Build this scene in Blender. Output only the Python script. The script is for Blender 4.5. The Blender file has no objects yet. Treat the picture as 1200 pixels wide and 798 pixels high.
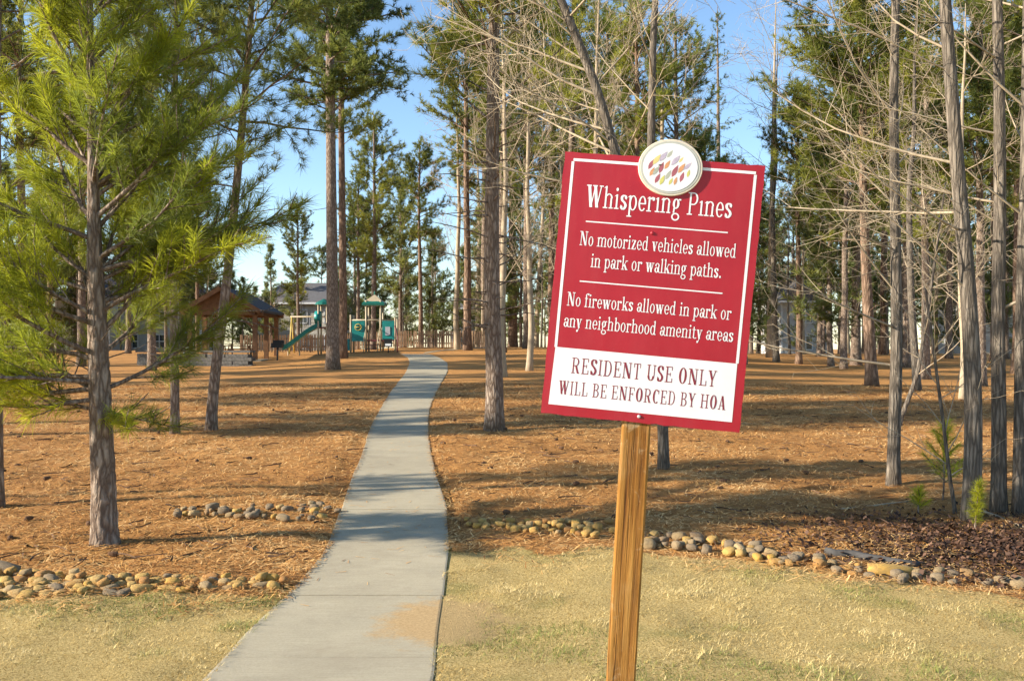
import bpy, math, random
import numpy as np
from mathutils import Vector, Matrix, noise as mnoise

SC = bpy.context.scene
COL = SC.collection
R = math.radians
rng = np.random.default_rng(11)
random.seed(7)

# ------------------------------------------------------------------ camera
F, CX, CY, EYE = 1100.0, 600.0, 399.0, 2.0
cam_d = bpy.data.cameras.new('camera')
cam_d.sensor_width = 36.0
cam_d.lens = 36.0 * F / 1200.0
cam_d.clip_end = 3000
cam = bpy.data.objects.new('camera', cam_d)
COL.objects.link(cam)
cam.location = (0, 0, EYE)
cam.rotation_euler = (R(90), 0, 0)
SC.camera = cam

# ------------------------------------------------------------------ light
SUN_EL = R(21)
SDX, SDY = 1.0, 0.22                     # way the shadows run on the ground
w = bpy.data.worlds.new('World'); SC.world = w; w.use_nodes = True
nt = w.node_tree
bg = nt.nodes['Background']
sky = nt.nodes.new('ShaderNodeTexSky')
sky.sky_type = 'NISHITA'; sky.sun_disc = False
sky.sun_elevation = SUN_EL
sky.sun_rotation = math.atan2(-SDX, -SDY) % (2 * math.pi)
sky.air_density = 1.0; sky.dust_density = 0.15; sky.ozone_density = 3.0
nt.links.new(sky.outputs[0], bg.inputs[0])
bg.inputs[1].default_value = 0.115
sun_d = bpy.data.lights.new('sun', 'SUN')
sun_d.energy = 5.0; sun_d.angle = R(0.6); sun_d.color = (1.0, 0.91, 0.77)
sun = bpy.data.objects.new('sun', sun_d); COL.objects.link(sun)
dv = Vector((SDX, SDY, -math.tan(SUN_EL) * math.hypot(SDX, SDY))).normalized()
sun.rotation_euler = dv.to_track_quat('-Z', 'Y').to_euler()
sun.location = (-20, -5, 30)
SC.view_settings.view_transform = 'Standard'
SC.view_settings.look = 'None'
SC.view_settings.exposure = 1.22
SC.view_settings.gamma = 1.0
SC.cycles.use_adaptive_sampling = True; SC.cycles.adaptive_threshold = 0.02
SC.cycles.max_bounces = 4; SC.cycles.diffuse_bounces = 2; SC.cycles.glossy_bounces = 2; SC.cycles.transmission_bounces = 3

# ------------------------------------------------------------------ helpers
def tag(o, label=None, cat=None, group=None, kind=None):
    if label: o['label'] = label
    if cat: o['category'] = cat
    if group: o['group'] = group
    if kind: o['kind'] = kind
    return o

def empty(name, loc=(0, 0, 0), rz=0.0):
    o = bpy.data.objects.new(name, None); COL.objects.link(o)
    o.empty_display_size = 0.2
    o.location = loc; o.rotation_euler = (0, 0, rz)
    return o

def link(name, me, parent=None):
    o = bpy.data.objects.new(name, me); COL.objects.link(o)
    o.parent = parent
    return o

_fc = {}
def tube_faces(n, k):
    if (n, k) not in _fc:
        i = np.arange(n - 1)[:, None] * k; j = np.arange(k)[None, :]; j2 = (j + 1) % k
        _fc[(n, k)] = np.stack([i + j, i + j2, i + k + j2, i + k + j], -1).reshape(-1, 4)
    return _fc[(n, k)]

class MB:
    """collects shapes; build() links them as one mesh"""
    def __init__(s): s.v = []; s.q = []; s.t = []; s.n = 0; s.a = []; s.b = []; s.p = []
    def add(s, v, q=None, t=None, a=0.5, b=0.0):
        v = np.asarray(v, float).reshape(-1, 3); m = len(v)
        s.v.append(v)
        if q is not None and len(q): s.q.append(np.asarray(q, int).reshape(-1, 4) + s.n)
        if t is not None and len(t): s.t.append(np.asarray(t, int).reshape(-1, 3) + s.n)
        s.a.append(np.broadcast_to(np.asarray(a, float), (m,)))
        s.b.append(np.broadcast_to(np.asarray(b, float), (m,)))
        s.n += m
    def box(s, c, d, rot=None, taper=1.0):
        x, y, z = d[0] / 2, d[1] / 2, d[2] / 2
        v = np.array([[-x, -y, -z], [x, -y, -z], [x, y, -z], [-x, y, -z],
                      [-x * taper, -y * taper, z], [x * taper, -y * taper, z], [x * taper, y * taper, z], [-x * taper, y * taper, z]])
        if rot is not None: v = v @ np.array(rot).T
        s.add(v + np.array(c), [[0, 3, 2, 1], [4, 5, 6, 7], [0, 1, 5, 4], [1, 2, 6, 5], [2, 3, 7, 6], [3, 0, 4, 7]])
    def bar(s, a, b, wx, wy):
        """rectangular bar from a to b"""
        a = np.array(a, float); b = np.array(b, float); d = b - a; L = np.linalg.norm(d); d /= L
        up = np.array([0, 0, 1.]) if abs(d[2]) < .9 else np.array([0, 1., 0])
        x = np.cross(d, up); x /= np.linalg.norm(x); y = np.cross(x, d)
        s.box((a + b) / 2, (wx, wy, L), np.stack([x, y, d], 1))
    def tube(s, pts, rad, k=6, a=0.5, cap=True):
        pts = np.asarray(pts, float); n = len(pts)
        rad = np.broadcast_to(np.asarray(rad, float), (n,))
        t = np.empty_like(pts); t[1:-1] = pts[2:] - pts[:-2]; t[0] = pts[1] - pts[0]; t[-1] = pts[-1] - pts[-2]
        t /= np.linalg.norm(t, axis=1)[:, None] + 1e-9
        m = np.abs(t.mean(0)); ref = np.zeros(3); ref[int(np.argmin(m))] = 1
        u = np.cross(t, ref); u /= np.linalg.norm(u, axis=1)[:, None] + 1e-9
        v = np.cross(t, u)
        th = np.arange(k) * 2 * math.pi / k
        ring = pts[:, None] + rad[:, None, None] * (np.cos(th)[None, :, None] * u[:, None] + np.sin(th)[None, :, None] * v[:, None])
        s.add(ring.reshape(-1, 3), tube_faces(n, k), a=a)
        if cap and k >= 4:
            for r0, c in ((0, pts[0]), ((n - 1) * k, pts[-1])):
                base = s.n - n * k
                s.v.append(c[None]); s.a.append(np.array([.5])); s.b.append(np.array([0.])); s.n += 1
                i = np.arange(k)
                tri = np.stack([base + r0 + i, base + r0 + (i + 1) % k, np.full(k, s.n - 1)], 1)
                s.t.append(tri if r0 else tri[:, ::-1])
                n_fix = 1
                if r0 == 0:
                    # keep "base" right for the second cap
                    pts0 = True
                    s_n = s.n
                    base2 = base
                    # second cap
                    s.v.append(pts[-1][None]); s.a.append(np.array([.5])); s.b.append(np.array([0.])); s.n += 1
                    s.t.append(np.stack([base2 + (n - 1) * k + i, base2 + (n - 1) * k + (i + 1) % k, np.full(k, s.n - 1)], 1))
                    break
    def mesh(s, name, mat, smooth=True, attr=True):
        me = bpy.data.meshes.new(name)
        v = np.concatenate(s.v); q = np.concatenate(s.q) if s.q else np.zeros((0, 4), int); t = np.concatenate(s.t) if s.t else np.zeros((0, 3), int)
        me.vertices.add(len(v)); me.vertices.foreach_set('co', v.astype(np.float32).ravel())
        me.loops.add(q.size + t.size)
        me.loops.foreach_set('vertex_index', np.concatenate([q.ravel(), t.ravel()]).astype(np.int32))
        me.polygons.add(len(q) + len(t))
        st = np.concatenate([np.arange(len(q)) * 4, q.size + np.arange(len(t)) * 3]).astype(np.int32)
        me.polygons.foreach_set('loop_start', st)
        me.update(calc_edges=True)
        me.polygons.foreach_set('use_smooth', np.full(len(me.polygons), smooth))
        if attr:
            for nm, arr in (('rnd', s.a), ('grn', s.b)):
                at = me.attributes.new(nm, 'FLOAT', 'POINT')
                at.data.foreach_set('value', np.concatenate(arr).astype(np.float32))
        if mat: me.materials.append(mat)
        me.validate()
        return me
    def build(s, name, mat, parent=None, smooth=False, attr=False):
        return link(name, s.mesh(name, mat, smooth, attr), parent)

# ------------------------------------------------------------------ terrain
_TD = np.array([-60, 0, 3, 5.5, 7, 8.5, 10.4, 14, 19, 28, 38, 48, 55, 62, 70, 82, 100, 150, 300, 900.])
_TZ = np.array([.7, .42, .28, .06, 0., .04, .10, .18, .28, .42, .65, .95, 1.15, 1.36, 1.50, 1.42, .8, -.6, -2.5, -6.])
_fd = np.linspace(-60, 900, 9601)
_fz = np.interp(_fd, _TD, _TZ)
_ker = np.hanning(31); _ker /= _ker.sum()
_fz = np.convolve(np.pad(_fz, 15, 'edge'), _ker, 'valid')
def sstep(a, b, x):
    t = np.clip((x - a) / (b - a), 0, 1); return t * t * (3 - 2 * t)
def zt(x, y):
    x = np.asarray(x, float); y = np.asarray(y, float)
    z = np.interp(y, _fd, _fz)
    far = sstep(22, 50, y)
    z = z - far * 0.55 * sstep(4, 20, x) - far * 0.28 * sstep(-7, -15, x)
    z = z - 0.10 * sstep(2.2, 5.5, x) * sstep(6.5, 8.5, y) * sstep(16, 10, y)
    return z
def ray(px, py, D): return np.array([(px - CX) / F * D, D, EYE - (py - CY) / F * D])
def G(px, py):
    """ground point seen at a photo pixel"""
    D = np.arange(3.0, 95, 0.01)
    x = (px - CX) / F * D; z = EYE - (py - CY) / F * D
    i = np.argmax(z <= zt(x, D))
    if i == 0: i = len(D) - 1
    return np.array([x[i], D[i], float(zt(x[i], D[i]))])
def gz(x, y): return float(zt(x, y))

# path edges, from the photograph, landed on the ground
PE = [(798, 240, 511), (740, 291, 514), (700, 334, 520), (660, 371, 524), (640, 385, 527), (600, 400, 524), (560, 413, 511), (530, 424, 504),
      (500, 435, 502), (480, 445, 503), (460, 457, 511), (445, 469, 519), (434, 477, 525), (425, 480, 524), (419, 478, 515), (415, 470, 503)]
PL = np.array([G(l, y) for y, l, r in PE]); PR = np.array([G(r, y) for y, l, r in PE])
PL = np.vstack([[PL[0, 0] - .35, -2, 0], [PL[0, 0] - .1, 3.2, 0], PL]); PR = np.vstack([[PR[0, 0] - .35, -2, 0], [PR[0, 0] - .1, 3.2, 0], PR])
def in_path(x, y, m=0.0):
    return (x > np.interp(y, PL[:, 1], PL[:, 0]) - m) & (x < np.interp(y, PR[:, 1], PR[:, 0]) + m) & (y < PL[-1, 1] + 2)
_LX = np.array([-30, -12, -5, -2.2, -1.7, -.6, 1, 2.0, 2.9, 4.0, 9, 30])
_LY = np.array([8.2, 7.6, 7.3, 7.25, 7.4, 8.65, 8.75, 8.35, 7.8, 7.3, 6.6, 6.])
def lawn_edge(x): return np.interp(x, _LX, _LY)

def vnoise(x, y, s, seed=0):
    """smooth value noise, vectorised"""
    g = np.random.default_rng(seed).random((64, 64))
    x = np.asarray(x) * s; y = np.asarray(y) * s
    i = np.floor(x).astype(int); j = np.floor(y).astype(int); u = x - i; v = y - j
    u = u * u * (3 - 2 * u); v = v * v * (3 - 2 * v)
    a = g[i % 64, j % 64]; b = g[(i + 1) % 64, j % 64]; c = g[i % 64, (j + 1) % 64]; d = g[(i + 1) % 64, (j + 1) % 64]
    return (a * (1 - u) + b * u) * (1 - v) + (c * (1 - u) + d * u) * v

# ------------------------------------------------------------------ materials
class NT:
    def __init__(s, name):
        s.m = bpy.data.materials.new(name); s.m.use_nodes = True
        s.t = s.m.node_tree; s.b = s.t.nodes['Principled BSDF']
        s.out = s.t.nodes['Material Output']
    def n(s, typ, **kw):
        o = s.t.nodes.new('ShaderNode' + typ)
        for k, v in kw.items():
            if k.startswith('i_'):
                key = k[2:]; key = int(key) if key.isdigit() else key
                o.inputs[key].default_value = v
            else: setattr(o, k, v)
        return o
    def l(s, a, b): s.t.links.new(a, b)
    def ramp(s, fac, stops, interp='LINEAR'):
        r = s.n('ValToRGB'); e = r.color_ramp.elements; r.color_ramp.interpolation = interp
        while len(e) < len(stops): e.new(0.5)
        for k, (p, c) in zip(e, stops): k.position = p; k.color = (*c, 1)
        s.l(fac, r.inputs[0]); return r.outputs[0]
    def mix(s, fac, a, b, mode='MIX'):
        m = s.n('MixRGB', blend_type=mode)
        for i, v in ((0, fac), (1, a), (2, b)):
            if isinstance(v, (int, float)): m.inputs[i].default_value = v
            elif isinstance(v, tuple): m.inputs[i].default_value = (*v, 1)
            else: s.l(v, m.inputs[i])
        return m.outputs[0]
    def noise(s, scale, detail=4, rough=0.6, vec=None, dist=0.0):
        o = s.n('TexNoise', i_Scale=scale, i_Detail=detail, i_Roughness=rough, i_Distortion=dist)
        if vec is not None: s.l(vec, o.inputs['Vector'])
        return o.outputs['Fac']
    def coord(s, which='Object', scale=None):
        c = s.n('TexCoord').outputs[which]
        if scale is not None:
            m = s.n('Mapping', i_Scale=scale); s.l(c, m.inputs[0]); c = m.outputs[0]
        return c
    def bump(s, h, strength=0.5, dist=0.02):
        b = s.n('Bump', i_Strength=strength, i_Distance=dist); s.l(h, b.inputs['Height'])
        s.l(b.outputs[0], s.b.inputs['Normal']); return b
    def base(s, c, rough=0.8, spec=0.3):
        if isinstance(c, tuple): s.b.inputs['Base Color'].default_value = (*c, 1)
        else: s.l(c, s.b.inputs['Base Color'])
        s.b.inputs['Roughness'].default_value = rough
        s.b.inputs['Specular IOR Level'].default_value = spec
        return s.m

M = {}
def plain(name, c, rough=0.6, var=0.25, scale=8.0, spec=0.4, bump=0.1):
    t = NT(name); v = t.coord('Object')
    f = t.noise(scale, 6, .65, v)
    dk = tuple(x * (1 - var) for x in c); lt = tuple(min(1, x * (1 + var)) for x in c)
    t.bump(f, bump, .01)
    M[name] = t.base(t.ramp(f, [(.3, dk), (.7, lt)]), rough, spec)
    return M[name]

def sand_mask(t, v):
    """washed sand: an uneven patch with a shape of its own, lying across the path edge"""
    c = G(522, 728)
    mp = t.n('Mapping', i_Location=(-c[0] / .52, -c[1] / .72, 0), i_Scale=(1 / .52, 1 / .72, 0)); t.l(v, mp.inputs[0])
    ln = t.n('VectorMath', operation='LENGTH'); t.l(mp.outputs[0], ln.inputs[0])
    a = t.n('Math', operation='MULTIPLY_ADD', i_1=2.0, i_2=-1.0); t.l(t.noise(3.8, 12, .78, v), a.inputs[0])
    b = t.n('Math', operation='ADD'); t.l(ln.outputs['Value'], b.inputs[0]); t.l(a.outputs[0], b.inputs[1])
    return t.ramp(b.outputs[0], [(.66, (.95, .95, .95)), (.98, (0, 0, 0))])
def mat_ground():
    t = NT('ground'); v = t.coord('Object')
    lawn = t.n('Attribute', attribute_name='lawn').outputs['Fac']
    dirt = t.n('Attribute', attribute_name='dirt').outputs['Fac']
    # straw
    s1 = t.noise(38, 8, .75, v, .8); s2 = t.noise(1.3, 5, .6, v); s3 = t.noise(150, 3, .7, v)
    straw = t.ramp(s1, [(.28, (.15, .06, .02)), (.42, (.46, .205, .058)), (.55, (.66, .33, .092)), (.68, (.78, .47, .17))])
    straw = t.mix(t.ramp(s2, [(.35, (0, 0, 0)), (.68, (.75, .75, .75))]), straw, (.52, .245, .075))
    straw = t.mix(.35, straw, t.ramp(s3, [(.3, (.16, .07, .03)), (.7, (.62, .34, .13))]))
    leaf = t.ramp(s1, [(.3, (.03, .018, .012)), (.5, (.12, .06, .035)), (.75, (.28, .16, .09))])
    s4 = t.noise(.33, 6, .7, v, .5); straw = t.mix(t.ramp(s4, [(.46, (0, 0, 0)), (.68, (.45, .45, .45))]), straw, (.30, .145, .055))
    straw = t.mix(dirt, straw, leaf)
    # dormant lawn
    g1 = t.noise(70, 8, .7, v); g2 = t.noise(.9, 4, .6, v)
    lw = t.ramp(g1, [(.32, (.15, .09, .03)), (.48, (.54, .385, .14)), (.66, (.78, .60, .28))])
    gr = t.ramp(g1, [(.3, (.06, .08, .015)), (.6, (.22, .24, .06)), (.8, (.40, .38, .14))])
    lw = t.mix(t.ramp(g2, [(.56, (0, 0, 0)), (.72, (.6, .6, .6))]), lw, gr)
    edge = t.n('Math', operation='ADD'); t.l(lawn, edge.inputs[0])
    en = t.n('Math', operation='MULTIPLY_ADD', i_1=.7, i_2=-.35); t.l(t.noise(5, 5, .6, v), en.inputs[0]); t.l(en.outputs[0], edge.inputs[1])
    f = t.ramp(edge.outputs[0], [(.4, (0, 0, 0)), (.6, (1, 1, 1))])
    t.bump(t.mix(.5, s1, s3), .9, .05)
    col = t.mix(f, straw, lw)
    col = t.mix(sand_mask(t, v), col, t.ramp(s1, [(.3, (.42, .28, .12)), (.7, (.62, .44, .21))]))
    return t.base(col, .95, .1)
M['ground'] = mat_ground()

def mat_concrete():
    t = NT('concrete'); v = t.coord('Object')
    a = t.noise(1.6, 6, .65, v); b = t.noise(60, 5, .7, v); c = t.noise(7, 5, .6, v)
    col = t.ramp(a, [(.3, (.31, .255, .155)), (.55, (.42, .35, .215)), (.75, (.49, .41, .26))])
    col = t.mix(.35, col, t.ramp(b, [(.3, (.24, .21, .165)), (.7, (.58, .52, .43))]))
    col = t.mix(t.ramp(c, [(.55, (0, 0, 0)), (.75, (.45, .45, .45))]), col, (.30, .235, .16))
    vb = t.coord('Object', (2.5, 110, 1)); br = t.noise(1.0, 4, .6, vb)
    col = t.mix(.30, col, t.ramp(br, [(.3, (.25, .21, .13)), (.7, (.54, .465, .31))]))
    d1 = t.noise(.7, 7, .7, v, .6); col = t.mix(t.ramp(d1, [(.5, (0, 0, 0)), (.7, (.35, .35, .35))]), col, (.25, .20, .13))
    col = t.mix(sand_mask(t, v), col, t.ramp(b, [(.3, (.34, .21, .085)), (.7, (.56, .38, .18))]))
    t.bump(b, .35, .006)
    return t.base(col, .9, .25)
M['concrete'] = mat_concrete()

def mat_bark(name, plate, plate2, fiss, sx=16, sz=4, bstr=1.0, bdist=.03):
    t = NT(name); v = t.coord('Object', (sx, sx, sz))
    nv = t.n('TexNoise', i_Scale=1.6, i_Detail=4.0); t.l(v, nv.inputs['Vector'])
    vv = t.n('MixRGB', blend_type='ADD', i_0=.9); t.l(v, vv.inputs[1]); t.l(nv.outputs['Color'], vv.inputs[2])
    vo = t.n('TexVoronoi', feature='DISTANCE_TO_EDGE', i_Scale=1.0); t.l(vv.outputs[0], vo.inputs['Vector'])
    e = t.ramp(vo.outputs['Distance'], [(.0, (0, 0, 0)), (.30, (1, 1, 1))])
    n2 = t.noise(2.5, 6, .7, v); n3 = t.noise(.25, 3, .6, v)
    pl = t.ramp(n2, [(.3, plate), (.7, plate2)])
    pl = t.mix(t.ramp(n3, [(.4, (0, 0, 0)), (.7, (.5, .5, .5))]), pl, tuple(x * .6 for x in plate))
    col = t.mix(e, fiss, pl)
    h = t.mix(.3, e, n2)
    t.bump(h, bstr, bdist)
    M[name] = t.base(col, .95, .12); return M[name]
mat_bark('pine_bark', (.26, .195, .145), (.43, .345, .27), (.125, .085, .06), 16, 4, .8, .025)
mat_bark('pine_bark_red', (.24, .155, .10), (.40, .275, .19), (.12, .075, .05), 9, 2, .8)
mat_bark('grey_bark', (.17, .14, .108), (.32, .265, .205), (.09, .073, .056), 22, 3, .8, .02)
def mat_twig():
    t = NT('pale_twig'); v = t.coord('Object', (6, 6, 2))
    n = t.noise(2.0, 5, .7, v); a = t.n('Attribute', attribute_name='rnd').outputs['Fac']
    col = t.ramp(n, [(.3, (.26, .20, .13)), (.7, (.52, .43, .30))])
    col = t.mix(t.ramp(a, [(.0, (.0, .0, .0)), (1., (.6, .6, .6))]), col, (.26, .18, .11))
    return t.base(col, .9, .15)
M['pale_twig'] = mat_twig()

def mat_needle(name, dark, mid, light, trans=.35):
    t = NT(name); a = t.n('Attribute', attribute_name='rnd').outputs['Fac']
    col = t.ramp(a, [(.0, dark), (.5, mid), (1., light)])
    o = t.n('ObjectInfo').outputs['Random']
    hs = t.n('HueSaturation'); t.l(col, hs.inputs['Color'])
    mr = t.n('MapRange', i_3=.8, i_4=1.2); t.l(o, mr.inputs[0]); t.l(mr.outputs[0], hs.inputs['Value'])
    col = hs.outputs[0]
    t.base(col, .5, .3)
    tr = t.n('BsdfTranslucent'); t.l(col, tr.inputs[0])
    mx = t.n('MixShader', i_0=trans); t.l(t.b.outputs[0], mx.inputs[1]); t.l(tr.outputs[0], mx.inputs[2])
    t.l(mx.outputs[0], t.out.inputs[0])
    M[name] = t.m; return t.m
mat_needle('needle_near', (.12, .15, .03), (.30, .325, .028), (.58, .56, .03), .6)
mat_needle('needle', (.085, .115, .035), (.20, .22, .042), (.37, .355, .055), .55)
mat_needle('needle_far', (.085, .11, .042), (.185, .205, .055), (.31, .305, .07), .55)

def mat_attr(name, stops, rough=.9, trans=0.0, gstops=None):
    t = NT(name); a = t.n('Attribute', attribute_name='rnd').outputs['Fac']
    col = t.ramp(a, stops)
    if gstops:
        g = t.n('Attribute', attribute_name='grn').outputs['Fac']
        col = t.mix(g, col, t.ramp(a, gstops))
    t.base(col, rough, .15)
    if trans:
        tr = t.n('BsdfTranslucent'); t.l(col, tr.inputs[0])
        mx = t.n('MixShader', i_0=trans); t.l(t.b.outputs[0], mx.inputs[1]); t.l(tr.outputs[0], mx.inputs[2])
        t.l(mx.outputs[0], t.out.inputs[0])
    M[name] = t.m
mat_attr('straw', [(0, (.12, .05, .018)), (.30, (.46, .20, .055)), (.62, (.70, .36, .105)), (1, (.80, .52, .22))])
mat_attr('grass', [(0, (.26, .165, .05)), (.5, (.64, .465, .17)), (1, (.84, .67, .33))], .85, .25,
         [(0, (.07, .10, .02)), (.5, (.20, .235, .05)), (1, (.36, .37, .12))])
mat_attr('twig_litter', [(0, (.05, .028, .016)), (.6, (.17, .10, .06)), (1, (.11, .06, .033))])
mat_attr('dead_leaf', [(0, (.03, .018, .012)), (.5, (.08, .04, .024)), (1, (.21, .12, .075))])

def mat_rock(name, stops):
    t = NT(name); v = t.coord('Object')
    o = t.n('ObjectInfo').outputs['Random']
    col = t.ramp(o, stops)
    n = t.noise(3.5, 7, .7, v); n2 = t.noise(22, 4, .7, v)
    col = t.mix(t.ramp(n, [(.38, (.5, .5, .5)), (.62, (0, 0, 0))]), col, (.24, .165, .09))
    col = t.mix(.22, col, t.ramp(n2, [(.3, (.12, .08, .04)), (.7, (.62, .44, .22))]))
    t.bump(t.mix(.4, n, n2), .6, .08)
    M[name] = t.base(col, .85, .25)
mat_rock('rock_ochre', [(.0, (.52, .28, .05)), (.25, (.70, .43, .09)), (.5, (.60, .39, .13)), (.75, (.72, .38, .035)), (1., (.56, .40, .20))])
mat_rock('rock_grey', [(.0, (.17, .13, .095)), (.3, (.27, .21, .14)), (.55, (.36, .25, .12)), (.8, (.20, .165, .13)), (1., (.42, .21, .06))])
mat_rock('rock_orange', [(.0, (.52, .21, .04)), (1., (.58, .30, .06))])

def mat_post():
    t = NT('post_wood')
    v = t.coord('Object', (24, 24, .9))
    n = t.noise(1.5, 8, .72, v, .35)
    v2 = t.coord('Object', (70, 70, 2.2)); n2 = t.noise(1.2, 6, .7, v2)
    v3 = t.coord('Object'); n3 = t.noise(5, 4, .6, v3)
    col = t.ramp(n, [(.34, (.06, .02, .005)), (.43, (.20, .075, .013)), (.54, (.32, .14, .024)), (.68, (.44, .235, .062))])
    col = t.mix(.4, col, t.ramp(n2, [(.36, (.09, .033, .007)), (.62, (.42, .215, .055))]))
    col = t.mix(t.ramp(n3, [(.52, (0, 0, 0)), (.78, (.30, .30, .30))]), col, (.50, .36, .18))
    vc = t.coord('Object', (26, 26, .45)); nc = t.noise(1.0, 5, .55, vc, .2)
    crack = t.ramp(nc, [(.478, (0, 0, 0)), (.497, (1, 1, 1)), (.503, (1, 1, 1)), (.522, (0, 0, 0))])
    col = t.mix(t.mix(1.0, crack, (.8, .8, .8), 'MULTIPLY'), col, (.05, .02, .006))
    vk = t.coord('Object', (9, 9, 2.6)); kn = t.n('TexVoronoi', i_Scale=1.0); t.l(vk, kn.inputs['Vector'])
    col = t.mix(t.ramp(kn.outputs['Distance'], [(.06, (.85, .85, .85)), (.16, (0, 0, 0))]), col, (.10, .035, .01))
    sf = t.noise(9, 6, .75, v3, 1.0); col = t.mix(t.ramp(sf, [(.58, (0, 0, 0)), (.70, (.6, .6, .6))]), col, (.50, .38, .22))
    t.bump(t.mix(.6, t.mix(.5, n, n2), crack, 'SUBTRACT'), .8, .012)
    return t.base(col, .85, .15)
M['post_wood'] = mat_post()

def mat_red():
    t = NT('sign_red'); v = t.coord('Object')
    n = t.noise(6, 6, .7, v); n2 = t.noise(120, 3, .6, v)
    col = t.ramp(n, [(.3, (.30, .006, .016)), (.7, (.36, .010, .022))])
    col = t.mix(t.ramp(n2, [(.66, (0, 0, 0)), (.8, (.18, .18, .18))]), col, (.5, .2, .2))
    vs = t.coord('Object', (9, 9, 1.2)); st = t.noise(1.5, 6, .7, vs)
    col = t.mix(t.ramp(st, [(.45, (0, 0, 0)), (.75, (.16, .16, .16))]), col, (.36, .06, .06))
    sc_ = t.noise(26, 9, .85, v, 2.5); col = t.mix(t.ramp(sc_, [(.67, (0, 0, 0)), (.74, (.35, .35, .35))]), col, (.55, .30, .30))
    rg = t.ramp(st, [(.3, (.32, .32, .32)), (.7, (.58, .58, .58))]); t.l(rg, t.b.inputs['Roughness'])
    t.bump(n, .08, .003)
    return t.base(col, .42, .45)
M['sign_red'] = mat_red()
plain('sign_white', (.70, .69, .68), .45, .05, 9, .4, .03)
plain('print_maroon', (.20, .02, .035), .5, .1, 30, .4, .0)
plain('plaque_rim', (.62, .54, .42), .55, .15, 25)
plain('plaque_ring', (.42, .42, .37), .5, .1, 25)
plain('screw_steel', (.45, .43, .42), .35, .2, 60, .6)
plain('cedar', (.19, .09, .04), .8, .3, 5)
plain('cedar_dark', (.12, .06, .03), .85, .3, 5)
plain('shingle', (.062, .058, .058), .9, .3, 20)
plain('picket_wood', (.27, .17, .095), .9, .35, 3)
plain('teal_plastic', (.012, .21, .19), .4, .2, 3)
plain('green_plastic', (.01, .12, .085), .4, .2, 3)
plain('tan_metal', (.42, .34, .22), .5, .15, 3)
plain('maroon_metal', (.14, .03, .03), .5, .15, 3)
plain('black_metal', (.012, .012, .013), .5, .2, 6)
plain('yellow_metal', (.55, .38, .08), .5, .15, 3)
plain('grey_plastic', (.42, .43, .45), .55, .15, 4)
plain('wall_stone', (.105, .10, .092), .9, .5, 7, .2, .6)
plain('house_siding', (.56, .55, .52), .8, .06, 2)
plain('house_cream', (.54, .50, .42), .8, .06, 2)
plain('house_trim', (.80, .80, .78), .7, .04, 3)
plain('roof_shingle', (.12, .115, .115), .9, .3, 6)
plain('sand', (.50, .33, .16), .95, .35, 16, .1, .5)
plain('log_grey', (.075, .07, .065), .95, .35, 9, .1, .7)
def mat_glass():
    t = NT('window_glass'); n = t.noise(3, 3, .5, t.coord('Object'))
    return t.base(t.ramp(n, [(.3, (.03, .04, .05)), (.7, (.07, .09, .11))]), .08, .6)
M['window_glass'] = mat_glass()

# ------------------------------------------------------------------ ground
def make_ground():
    def axis(parts):
        out = []
        for a, b, st in parts: out += list(np.arange(a, b, st))
        out.append(parts[-1][1]); return np.array(out)
    xs = axis([(-600, -100, 50), (-100, -30, 5), (-30, -8, 1), (-8, 8, .13), (8, 30, 1), (30, 100, 5), (100, 600, 50)])
    ys = axis([(-60, -2, 4), (-2, 5, .5), (5, 13, .10), (13, 24, .25), (24, 70, 1), (70, 120, 5), (120, 900, 60)])
    X, Y = np.meshgrid(xs, ys); Z = zt(X, Y)
    near = sstep(30, 14, Y) * sstep(14, 8, np.abs(X))
    bmp = (vnoise(X, Y, 1.1, 3) - .5) * .05 + (vnoise(X, Y, 3.7, 4) - .5) * .035
    keep = 1 - in_path(X, Y, .25)
    lawn = sstep(-.32, .32, lawn_edge(X) - Y + (vnoise(X, Y, 2.5, 2) - .5) * .5)
    bmp += (1 - lawn) * (.012 + .02 * vnoise(X, Y, 7, 5)) 
    Z = Z + bmp * near * keep + np.where(in_path(X, Y, .05) & (Y < 40) & (Y > 9), -.012, 0)
    dirt = sstep(2.6, 4.4, X + (vnoise(X, Y, .8, 9) - .5) * 2.0) * sstep(7.2, 7.7, Y + (X - 3) * .1) * sstep(10.6, 9.2, Y - .05 * X + (vnoise(X, Y, 1.3, 8) - .5) * 1.2)
    ny, nx = X.shape
    i = np.arange(ny - 1)[:, None] * nx; j = np.arange(nx - 1)[None]
    q = np.stack([i + j, i + j + 1, i + nx + j + 1, i + nx + j], -1).reshape(-1, 4)
    mb = MB(); mb.add(np.stack([X, Y, Z], -1).reshape(-1, 3), q)
    o = mb.build('ground', M['ground'], smooth=True)
    for nm, arr in (('lawn', lawn), ('dirt', dirt)):
        at = o.data.attributes.new(nm, 'FLOAT', 'POINT'); at.data.foreach_set('value', arr.astype(np.float32).ravel())
    tag(o, 'gently rising ground covered with orange pine straw and dormant lawn', kind='structure')
make_ground()

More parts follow.
